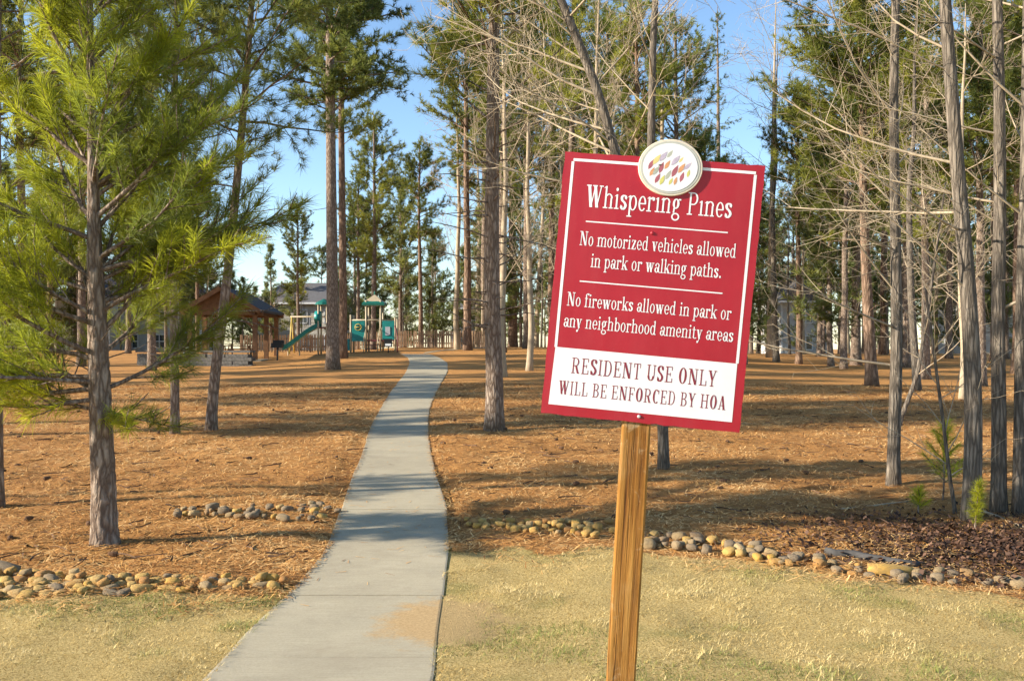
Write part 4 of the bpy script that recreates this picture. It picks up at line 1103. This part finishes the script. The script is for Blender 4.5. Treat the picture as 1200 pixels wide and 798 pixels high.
# ------------------------------------------------------------------ rocks
def rock_mesh(seed, sub=2):
    bmv = []
    import bmesh
    bm = bmesh.new(); bmesh.ops.create_icosphere(bm, subdivisions=sub, radius=1.0)
    for v in bm.verts:
        c = v.co.copy()
        k = 1 + .42 * mnoise.noise(c * .9 + Vector((seed * 7.3, 1, 2))) + .22 * mnoise.noise(c * 2.2 + Vector((seed, 3, 9)))
        v.co = c * k
        for a in range(3):                      # knock flat faces on
            lim = .66 + .14 * math.sin(seed * 3 + a * 2)
            if abs(v.co[a]) > lim: v.co[a] = math.copysign(lim + (abs(v.co[a]) - lim) * .25, v.co[a])
    me = bpy.data.meshes.new('rock'); bm.to_mesh(me); bm.free()
    me.polygons.foreach_set('use_smooth', [True] * len(me.polygons))
    return me
ROCKS = {m: [] for m in ('rock_ochre', 'rock_grey', 'rock_orange')}
for i in range(8):
    base_me = rock_mesh(i)
    for mname in ROCKS:
        me = base_me.copy(); me.materials.append(M[mname]); ROCKS[mname].append(me)
def rock(x, y, r, mname, label, group, lift=0.0, name='rock', flat=.72, long=None):
    o = link(name, ROCKS[mname][int(rng.integers(8))])
    o.scale = (r * (long or rng.uniform(.9, 1.35)), r * rng.uniform(.8, 1.1), r * flat * rng.uniform(.85, 1.15))
    o.rotation_euler = (rng.normal(0, .15), rng.normal(0, .15), rng.uniform(0, 6.28) if long is None else rng.normal(0, .1))
    o.location = (x, y, gz(x, y) + o.scale[2] * .45 + lift)
    tag(o, label, 'rock', group)
    return o
ROCK_WORD = {'rock_ochre': 'ochre', 'rock_orange': 'orange tan', 'rock_grey': 'grey brown'}
def rock_field(n, pxs, band, r, mats, label, group, layers=1, tries=4000, up=0.0):
    placed = []; xs0, xs1 = pxs
    for _ in range(tries):
        if len(placed) >= n: break
        px = rng.uniform(xs0, xs1); lo, hi = np.interp(px, band[0], band[1]), np.interp(px, band[0], band[2])
        g = G(px, rng.uniform(lo, hi)); rr = rng.uniform(*r)
        if any((g[0] - a) ** 2 + (g[1] - b) ** 2 < (.62 * (rr + c)) ** 2 for a, b, c in placed): continue
        placed.append((g[0], g[1], rr))
        mt = mats[int(rng.integers(len(mats)))]; rock(g[0], g[1], rr, mt, ROCK_WORD[mt] + ' ' + label, group, lift=up)
    if layers > 1:                              # a second course in the dips of the first
        core = [p for p in placed]
        for i in range(0, len(core), 3):
            a, b, c = core[i]; rr = rng.uniform(*r) * .8
            x, y = a + rng.normal(0, .04), b + rng.normal(0, .03)
            mt = mats[int(rng.integers(len(mats)))]; rock(x, y, rr, mt, ROCK_WORD[mt] + ' ' + label.replace('in the', 'on top of the'), group, lift=c * .62)
rock_field(130, (-60, 322), ([-60, 0, 40, 322], [664, 672, 676, 684], [700, 702, 701, 693]), (.045, .082), ['rock_ochre', 'rock_ochre', 'rock_ochre', 'rock_ochre', 'rock_ochre', 'rock_orange', 'rock_orange', 'rock_grey'], 'cobble in the rock border by the left lawn edge', 'cobbles of the left lawn border', 2)
rock_field(45, (205, 396), ([205, 250, 396], [601, 597, 594], [608, 613, 614]), (.035, .07), ['rock_grey', 'rock_grey', 'rock_grey', 'rock_ochre'], 'cobble in the half buried patch left of the path', 'cobbles of the patch left of the path', up=.03)
rock_field(56, (541, 722), ([541, 640, 722], [612, 616, 616], [622, 629, 634]), (.035, .065), ['rock_ochre', 'rock_ochre', 'rock_ochre', 'rock_orange'], 'cobble in the band between the path and the sign post', 'cobbles right of the path', up=.035)
rock_field(36, (748, 905), ([748, 860, 905], [628, 637, 645], [642, 653, 660]), (.045, .085), ['rock_grey', 'rock_grey', 'rock_ochre'], 'cobble in the row right of the sign post', 'cobbles right of the sign post', up=.02)
rock_field(38, (905, 1215), ([905, 960, 1040, 1215], [651, 657, 668, 684], [664, 671, 684, 696]), (.04, .075), ['rock_grey', 'rock_grey', 'rock_grey', 'rock_orange'], 'cobble along the lawn edge before the leaf litter', 'cobbles of the right lawn border', up=.02)
for px, py, r, mt, lb, lg in ((1046, 676, .115, 'rock_ochre', 'large flat tan rock at the lawn edge by the leaf litter', 2.3), (909, 662, .075, 'rock_orange', 'bright orange rock in the row right of the sign post', 1.2), (8, 672, .11, 'rock_grey', 'big grey rock at the left end of the left border', 1.3),
                              (995, 669, .06, 'rock_orange', 'small orange rock left of the large flat tan rock', 1.1), (828, 648, .085, 'rock_grey', 'upright brown cobble in front of its row right of the post', .8)):
    g = G(px, py); rock(g[0], g[1], r, mt, lb, None, long=lg)

# fallen log and sticks
def stick(a, b, r0, r1, name, label, mat, n=8, k=8):
    a, b = G(*a), G(*b); P = np.linspace(a, b, n); P[:, 2] = [gz(p[0], p[1]) for p in P]; P[:, 2] += r0 * .8 + .015
    P[1:-1, :2] += rng.normal(0, .02, (n - 2, 2))
    m = MB(); m.tube(P, np.linspace(r0, r1, n), k)
    tag(m.build(name, M[mat], smooth=True), label, 'log' if 'log' in name else 'stick')
stick((968, 652), (1078, 668), .04, .03, 'fallen_log', 'weathered grey log lying behind the rock row', 'log_grey')
stick((985, 600), (1073, 588), .014, .006, 'fallen_stick', 'long thin pale stick lying on straw left of the seedling', 'pale_twig')
stick((1150, 600), (1215, 628), .02, .01, 'fallen_stick', 'grey stick propped low at the right edge', 'pale_twig')

# ------------------------------------------------------------------ pavilion and its surroundings
def box_part(name, mat, parent, c, d, rot=None):
    m = MB(); m.box(c, d, rot); return m.build(name, M[mat], parent)
def pavilion():
    fr = G(299, 420); D = 53.0
    x1 = (299 - CX) / F * D; z = gz(x1, D)
    root = empty('picnic_pavilion', (x1, D, z), R(4)); tag(root, 'open timber picnic pavilion with gabled dark shingle roof', 'pavilion')
    Wd, Dp, Hh = 3.6, 6.6, 2.62
    for x in (0, -Wd):
        for y in (0, Dp / 2, Dp):
            p = box_part('post', 'cedar', root, (x, y, Hh / 2 - .05), (.24, .24, Hh + .1))
            s = 1 if x < 0 else -1
            for (dx, dy) in ((s, 0),):
                m = MB(); m.bar((x + s * .1, y, Hh - .75), (x + s * .75, y, Hh - .05), .09, .12); m.build('knee_brace', M['cedar'], root)
    for x in (0, -Wd): box_part('beam', 'cedar_dark', root, (x, Dp / 2, Hh + .12), (.2, Dp + 1.0, .24))
    for y in (0, Dp): box_part('beam', 'cedar', root, (-Wd / 2, y, Hh + .12), (Wd + .9, .2, .245))
    ov, rise = .4, 1.15; ridge = Hh + .24 + rise
    # pediment planks
    n = 8
    for i in range(n):
        z0 = Hh + .26 + rise * i / n * .98; z1 = z0 + rise / n * .985
        h0 = (Wd / 2 + .45) * (1 - i / n); h1 = max(.04, (Wd / 2 + .45) * (1 - (i + 1) / n))
        m = MB(); y = -.12 - .01 * (i % 2); cx = -Wd / 2
        m.add([[cx - h0, y, z0], [cx + h0, y, z0], [cx + h1, y, z1], [cx - h1, y, z1], [cx - h0, y + .04, z0], [cx + h0, y + .04, z0], [cx + h1, y + .04, z1], [cx - h1, y + .04, z1]],
              [[0, 1, 2, 3], [5, 4, 7, 6], [0, 4, 5, 1], [1, 5, 6, 2], [2, 6, 7, 3], [3, 7, 4, 0]])
        m.build('plank', M['cedar'], root)
    rf = None
    for s in (-1, 1):
        m = MB(); cx = -Wd / 2; half = Wd / 2 + ov; drop = rise * ov / (Wd / 2 + .45)
        a = np.array([cx, 0, ridge + .06]); b = np.array([cx + s * half, 0, Hh + .26 - .12])
        y0, y1 = -.6, Dp + .6; th = np.array([0, 0, .14])
        v = [a + [0, y0, 0], b + [0, y0, 0], b + [0, y1, 0], a + [0, y1, 0]]
        m.add(v + [q + th for q in v], [[3, 2, 1, 0], [4, 5, 6, 7], [0, 1, 5, 4], [1, 2, 6, 5], [2, 3, 7, 6], [3, 0, 4, 7]])
        o = m.build('roof', M['shingle'], root)
        m = MB(); m.bar(a + [0, y0 - .03, .02], b + [0, y0 - .03, .02], .05, .24); m.build('rake_board', M['cedar'], o)
    # concrete floor
    box_part('floor_slab', 'concrete', root, (-Wd / 2, Dp / 2, .03), (Wd + .8, Dp + .8, .12))
    return root, x1, D, z
pav, px1, pD, pz = pavilion()

def picnic_table(x, y, rz, label):
    root = empty('picnic_table', (x, y, gz(x, y) + .09), rz); tag(root, label, 'table')
    for i in range(5): box_part('plank', 'cedar_dark', root, (0, -.3 + .15 * i, .74), (1.9, .14, .045))
    for s in (-1, 1):
        for i in range(2): box_part('bench_plank', 'cedar_dark', root, (0, s * (.62 + .15 * i), .45), (1.9, .14, .045))
    for ex in (-.7, .7):
        for s in (-1, 1):
            m = MB(); m.bar((ex, s * .72, 0), (ex, s * .2, .72), .05, .1); m.build('leg', M['cedar_dark'], root)
        box_part('cross_bar', 'cedar_dark', root, (ex + .05, 0, .42), (.045, 1.6, .09))
picnic_table(px1 - 1.5, pD + 1.6, R(8), 'brown picnic table under the pavilion, nearer its front posts')
picnic_table(px1 - 2.0, pD + 4.3, R(4), 'brown picnic table deeper under the pavilion')

def trash_can(px, D, mat, label):
    x = (px - CX) / F * D; root = empty('trash_can', (x, D, gz(x, D))); tag(root, label, 'trash can')
    m = MB(); m.tube([[0, 0, 0], [0, 0, .1], [0, 0, .75]], [.24, .25, .29], 16); m.build('bin', M[mat], root, smooth=True)
    m = MB(); m.tube([[0, 0, .752], [0, 0, .80], [0, 0, .83], [0, 0, .86]], [.31, .31, .28, .12], 16); m.build('lid', M[mat], root, smooth=True)
    for s in (-1, 1): box_part('handle', mat, root, (s * .31, 0, .6), (.05, .14, .04))
trash_can(221, 52.0, 'grey_plastic', 'pale grey trash can left of the picnic tables')
def grill(px, D):
    x = (px - CX) / F * D; root = empty('charcoal_grill', (x, D, gz(x, D) - .02)); tag(root, 'black charcoal grill on a post right of the pavilion', 'grill')
    m = MB(); m.tube([[0, 0, -.1], [0, 0, .75]], .045, 8); m.build('pedestal', M['black_metal'], root)
    m = MB(); m.box((0, 0, .88), (.62, .45, .26)); m.build('fire_box', M['black_metal'], root)
    m = MB(); [m.box((0, -.18 + .06 * i, 1.03), (.6, .015, .015)) for i in range(7)]; m.build('grate', M['black_metal'], root)
    m = MB(); m.box((0, .23, 1.08), (.62, .02, .2)); m.build('back_shield', M['black_metal'], root)
grill(325, 53.5)

def stone_wall():
    D = 48.0; a = np.array([(150 - CX) / F * D, D + 1.5]); b = np.array([(295 - CX) / F * D, D])
    d = b - a; L = np.linalg.norm(d); d /= L
    root = empty('stone_wall', (*((a + b) / 2), gz(*((a + b) / 2)) - .1)); tag(root, 'low grey stone seat wall in front of the pavilion', 'wall')
    ang = math.atan2(d[1], d[0]); root.rotation_euler = (0, 0, ang)
    core = MB(); core.box((0, 0, .3), (L - .06, .34, .6)); core.build('core', M['wall_stone'], root)
    shapes = [(MB(), .38), (MB(), .52), (MB(), .68)]; ms = []
    for m, wd in shapes:
        m.box((0, 0, 0), (wd, .46, .165)); ms.append((m.mesh('stone', M['wall_stone'], False, False), wd))
    for c in range(4):
        x = -L / 2
        while x < L / 2 - .35:
            me, wd = ms[int(rng.integers(3))]
            o = link('stone', me, root); o.location = (x + wd / 2, rng.normal(0, .015), .09 + .178 * c); x += wd + .012
    cap = MB(); cap.box((0, 0, .84), (L + .12, .56, .1)); cap.build('cap_stone', M['wall_stone'], root)
stone_wall()

# ------------------------------------------------------------------ playground
def tubes(name, mat, parent, segs, r, k=8):
    m = MB()
    for s in segs: m.tube(np.array(s, float), r, k)
    return m.build(name, M[mat], parent, smooth=True)
def playground():
    D = 60.0; X = lambda px: (px - CX) / F * D; gz0 = gz(X(437), D)
    zz = lambda py: EYE - (py - CY) / F * D - gz0
    root = empty('playground_tower', (X(437), D, gz0)); tag(root, 'teal and tan playground tower with a pyramid roof', 'play structure')
    lx = lambda px: X(px) - X(437)
    for px, top in ((411, 369), (429, 352), (446, 352), (463, 372)):
        for y in (0, 1.15):
            m = MB(); m.tube([[lx(px), y, -.1], [lx(px), y, zz(top)]], .06, 10); m.build('post', M['tan_metal'], root, smooth=True)
    # pyramid roof: green skirt, tan peak
    cx, e0, e1, ap = lx(437.5), zz(358), zz(355.5), zz(344.5); h = .72; cy = .57
    m = MB(); v = []
    for hh, z in ((h, e0), (h, e1), (h * .78, e1 + (ap - e1) * .22)):
        v += [[cx - hh, cy - hh, z], [cx + hh, cy - hh, z], [cx + hh, cy + hh, z], [cx - hh, cy + hh, z]]
    q = [[r * 4 + i, r * 4 + (i + 1) % 4, (r + 1) * 4 + (i + 1) % 4, (r + 1) * 4 + i] for r in range(2) for i in range(4)] + [[3, 2, 1, 0]]
    m.add(v, q); roof = m.build('roof', M['green_plastic'], root)
    m = MB(); hh = h * .785; z = e1 + (ap - e1) * .22
    m.add([[cx - hh, cy - hh, z], [cx + hh, cy - hh, z], [cx + hh, cy + hh, z], [cx - hh, cy + hh, z], [cx, cy, ap]], t=[[0, 1, 4], [1, 2, 4], [2, 3, 4], [3, 0, 4]])
    m.build('roof_peak', M['tan_metal'], roof)
    m = MB(); m.tube([[cx, cy, ap - .05], [cx, cy, ap + .12], [cx, cy, ap + .22]], [.05, .06, .01], 8); m.build('finial', M['green_plastic'], roof)
    dk = zz(399)
    box_part('deck', 'maroon_metal', root, (lx(437), .57, dk), (lx(463) - lx(411), 1.2, .1))
    m = MB(); m.box((lx(420), -.03, zz(388)), (lx(427.5) - lx(412.5), .05, zz(376) - zz(400))); pn = m.build('play_panel', M['teal_plastic'], root)
    th = np.linspace(0, 2 * math.pi, 17)
    tubes('steering_wheel', 'yellow_metal', pn, [[(lx(420) + .2 * math.cos(a), -.10, zz(383.5) + .2 * math.sin(a)) for a in th], [(lx(420) - .2, -.1, zz(383.5)), (lx(420) + .2, -.1, zz(383.5))]], .025, 6)
    m = MB(); m.box((lx(455), -.03, zz(387)), (lx(462) - lx(448), .05, zz(376) - zz(398))); pn = m.build('play_panel', M['teal_plastic'], root)
    m = MB(); m.box((lx(454.5), -.07, zz(388)), (.30, .03, .55)); m.build('panel_window', M['grey_plastic'], pn)
    tubes('guard_rail', 'tan_metal', root, [[(lx(411), 0, zz(375)), (lx(463), 0, zz(375))], [(lx(411), 1.15, zz(375)), (lx(463), 1.15, zz(375))]], .04)
    for i in range(3):
        box_part('step', 'maroon_metal', root, (lx(437), -.25 - .28 * i, dk - .28 * (i + 1)), (.85, .3, .05))
    for s in (-1, 1):
        tubes('stair_rail', 'tan_metal', root, [[(lx(437) + s * .44, -.02, dk + .75), (lx(437) + s * .44, -.95, .75), (lx(437) + s * .44, -.95, .0)]], .03)
    tubes('climber', 'maroon_metal', root, [[(lx(463), -.05, zz(382)), (lx(467), -.5, zz(395)), (lx(468), -.9, 0)]], .035)
    # little lidded bubble and climbing wall at the left
    m = MB(); m.box((lx(404), .2, zz(404)), (.62, .35, .75)); m.build('climbing_wall', M['teal_plastic'], root)
    # ---- slide tower
    r2x = X(373); g2 = gz(r2x, D); zz2 = lambda py: EYE - (py - CY) / F * D - g2
    r2 = empty('playground_slide', (r2x, D, g2)); tag(r2, 'teal curved slide with a small green canopy, left of the tower', 'slide')
    l2 = lambda px: X(px) - r2x
    for px in (373, 383):
        for y in (0, .9):
            m = MB(); m.tube([[l2(px), y, -.1], [l2(px), y, zz2(356)]], .055, 8); m.build('post', M['tan_metal'], r2, smooth=True)
    m = MB(); c0 = l2(378); v = []; 
    m.tube([[c0, .45, zz2(357)], [c0, .45, zz2(354)], [c0, .45, zz2(350)]], [.62, .5, .05], 12); m.build('canopy', M['green_plastic'], r2)
    m = MB(); m.tube([[l2(373) - .25, .3, zz2(372)], [l2(373) + .1, .3, zz2(372)]], [.42, .42], 12); m.build('slide_hood', M['teal_plastic'], r2, smooth=True)
    box_part('deck', 'maroon_metal', r2, (c0, .45, zz2(384)), (.75, .95, .08))
    # chute: a U section swept down to the left
    path = np.array([[l2(374), .4, zz2(382)], [l2(366), .4, zz2(386)], [l2(358), .35, zz2(391)], [l2(350), .25, zz2(397.5)], [l2(343), .15, zz2(403)], [l2(337), .1, zz2(407.5)], [l2(332), .1, zz2(409.5)]])
    prof = [(-.36, .26), (-.33, .26), (-.3, .03), (.3, .03), (.33, .26), (.36, .26), (.33, -.04), (-.33, -.04)]
    V = [[p[0], p[1] + a, p[2] + b] for p in path for a, b in prof]
    m = MB(); m.add(V, tube_faces(len(path), 8)); m.build('chute', M['teal_plastic'], r2, smooth=False)
    for i in (3, 5):
        p = path[i]; m = MB(); m.tube([[p[0], p[1], -.1], [p[0], p[1], p[2]]], .04, 6); m.build('support', M['tan_metal'], r2)
    # swing frame behind, yellow
    sx = X(342); D3 = 64; 
    x3 = (342 - CX) / F * D3; r3 = empty('swing_frame', (x3, D3, gz(x3, D3))); tag(r3, 'tan swing frame behind the slide', 'swing frame')
    tubes('leg', 'yellow_metal', r3, [[(0, -.7, -.05), (0, 0, 2.5)]], .05); tubes('leg', 'yellow_metal', r3, [[(0, .7, -.05), (0, 0, 2.5)]], .05)
    tubes('leg', 'yellow_metal', r3, [[(3.2, -.7, -.05), (3.2, 0, 2.5)]], .05); tubes('leg', 'yellow_metal', r3, [[(3.2, .7, -.05), (3.2, 0, 2.5)]], .05)
    tubes('top_bar', 'tan_metal', r3, [[(-.1, 0, 2.5), (3.3, 0, 2.5)]], .05)
    for c in (1.0, 2.2):
        tubes('chain', 'grey_plastic', r3, [[(c - .22, 0, 2.5), (c - .22, 0, .55)], [(c + .22, 0, 2.5), (c + .22, 0, .55)]], .012, 4)
        box_part('swing_seat', 'black_metal', r3, (c, 0, .53), (.46, .18, .04))
    # dark notice at the path end
    xb = (455 - CX) / F * 58; rb = empty('notice_stand', (xb, 58, gz(xb, 58))); tag(rb, 'small black and white notice standing where the path ends', 'notice')
    box_part('post', 'black_metal', rb, (0, 0, .25), (.06, .06, .6)); box_part('panel', 'black_metal', rb, (0, -.05, .62), (.5, .03, .5)); box_part('plaque', 'house_trim', rb, (0, -.072, .5), (.36, .012, .14))
playground()

def picket_fence(a, b, label):
    """a, b: (px, depth)"""
    A = np.array([(a[0] - CX) / F * a[1], a[1]]); B = np.array([(b[0] - CX) / F * b[1], b[1]]); d = B - A; L = np.linalg.norm(d); d /= L
    c = (A + B) / 2; root = empty('picket_fence', (c[0], c[1], gz(*c))); tag(root, label, 'fence')
    ang = math.atan2(d[1], d[0])
    m = MB(); wd, th, h = .115, .022, 1.2
    V = []
    for y in (-th / 2, th / 2): V += [[-wd / 2, y, 0], [wd / 2, y, 0], [wd / 2, y, h - .09], [wd * .22, y, h], [-wd * .22, y, h], [-wd / 2, y, h - .09]]
    m.add(V, [[0, 1, 2, 5], [7, 6, 11, 8], [5, 2, 3, 4], [8, 11, 10, 9]] + [[i, i + 6, (i + 1) % 6 + 6, (i + 1) % 6] for i in range(6)])
    me = m.mesh('picket', M['picket_wood'], False, False)
    n = int(L / .185)
    for i in range(n):
        p = A + d * (i + .5) * L / n; o = link('picket', me, root)
        o.location = (p[0] - c[0], p[1] - c[1], gz(*p) - gz(*c) + .05 + rng.normal(0, .012)); o.rotation_euler = (0, rng.normal(0, .012), ang); 
    for z in (.35, .95):
        m = MB(); k = 12; P = [A + d * L * i / k for i in range(k + 1)]
        nrm = np.array([-d[1], d[0]])
        for i in range(k):
            p, q = P[i] + nrm * .04, P[i + 1] + nrm * .04
            m.bar((p[0] - c[0], p[1] - c[1], gz(*p) - gz(*c) + z), (q[0] - c[0], q[1] - c[1], gz(*q) - gz(*c) + z), .04, .09)
        m.build('rail', M['picket_wood'], root)
    for i in range(0, int(L / 2.4) + 1):
        p = A + d * min(L, i * 2.4) + np.array([-d[1], d[0]]) * .11
        box_part('post', 'picket_wood', root, (p[0] - c[0], p[1] - c[1], gz(*p) - gz(*c) + .6), (.1, .1, 1.3))
picket_fence((484, 68), (592, 65), 'brown picket fence right of the playground tower')
picket_fence((282, 66), (402, 67), 'brown picket fence behind the slide')
picket_fence((400, 71), (486, 71), 'brown picket fence behind the playground tower')

# ------------------------------------------------------------------ houses beyond the trees
def house(px0, px1, D, storeys, wallm, label, gable=False):
    x0, x1 = (px0 - CX) / F * D, (px1 - CX) / F * D; W = x1 - x0; cx = (x0 + x1) / 2; z = gz(cx, D) - .2
    root = empty('house', (cx, D, z)); tag(root, label, 'house')
    H = 2.8 * storeys + .4; dp = 8
    box_part('wall', wallm, root, (0, dp / 2, H / 2), (W, dp, H))
    for i in range(1, int(H / .42)):           # lap siding edges on the front
        box_part('siding_board', wallm, root, (0, -.012, i * .42), (W - .02, .02, .03)) if i < 13 else None
    m = MB(); o = .5; r = 2.4
    if gable: v = [[-W / 2 - o, -o, H], [W / 2 + o, -o, H], [W / 2 + o, dp + o, H], [-W / 2 - o, dp + o, H], [0, -o, H + r], [0, dp + o, H + r]]; q = [[0, 4, 5, 3], [4, 1, 2, 5], [3, 2, 1, 0]]; t = [[0, 1, 4], [2, 3, 5]]
    else: v = [[-W / 2 - o, -o, H], [W / 2 + o, -o, H], [W / 2 + o, dp + o, H], [-W / 2 - o, dp + o, H], [-W / 2 + 2, dp / 2, H + r], [W / 2 - 2, dp / 2, H + r]]; q = [[0, 1, 5, 4], [2, 3, 4, 5], [3, 2, 1, 0]]; t = [[1, 2, 5], [3, 0, 4]]
    m.add(v, q, t); m.build('roof', M['roof_shingle'], root)
    box_part('fascia', 'house_trim', root, (0, -o - .03, H - .1), (W + 2 * o, .05, .2))
    for c in (-W / 2, W / 2): box_part('corner_board', 'house_trim', root, (c, -.03, H / 2), (.16, .05, H - .2))
    n = max(1, int(W / 3.0))
    for f in range(storeys):
        for i in range(n):
            wx = -W / 2 + W * (i + .5) / n; wz = 1.65 + 2.8 * f
            fr = box_part('window', 'house_trim', root, (wx, -.05, wz), (1.5, .07, 1.6))
            for s in (-1, 1):
                box_part('pane', 'window_glass', fr, (wx + s * .34, -.09, wz + .36), (.58, .02, .62)); box_part('pane', 'window_glass', fr, (wx + s * .34, -.09, wz - .36), (.58, .02, .62))
house(66, 128, 96, 2, 'house_cream', 'cream two storey house seen left of the young pine trunk')
house(138, 236, 102, 2, 'house_siding', 'pale grey two storey house right of the young pine trunk')
house(300, 405, 104, 2, 'house_cream', 'long cream house behind the playground slide')
house(916, 972, 98, 2, 'house_siding', 'white sided house among trunks right of the sign', True)
house(1130, 1230, 100, 2, 'house_siding', 'pale house hidden behind the trees at the right edge')
house(530, 575, 118, 2, 'house_siding', 'pale house far behind the picket fence right of the tower')
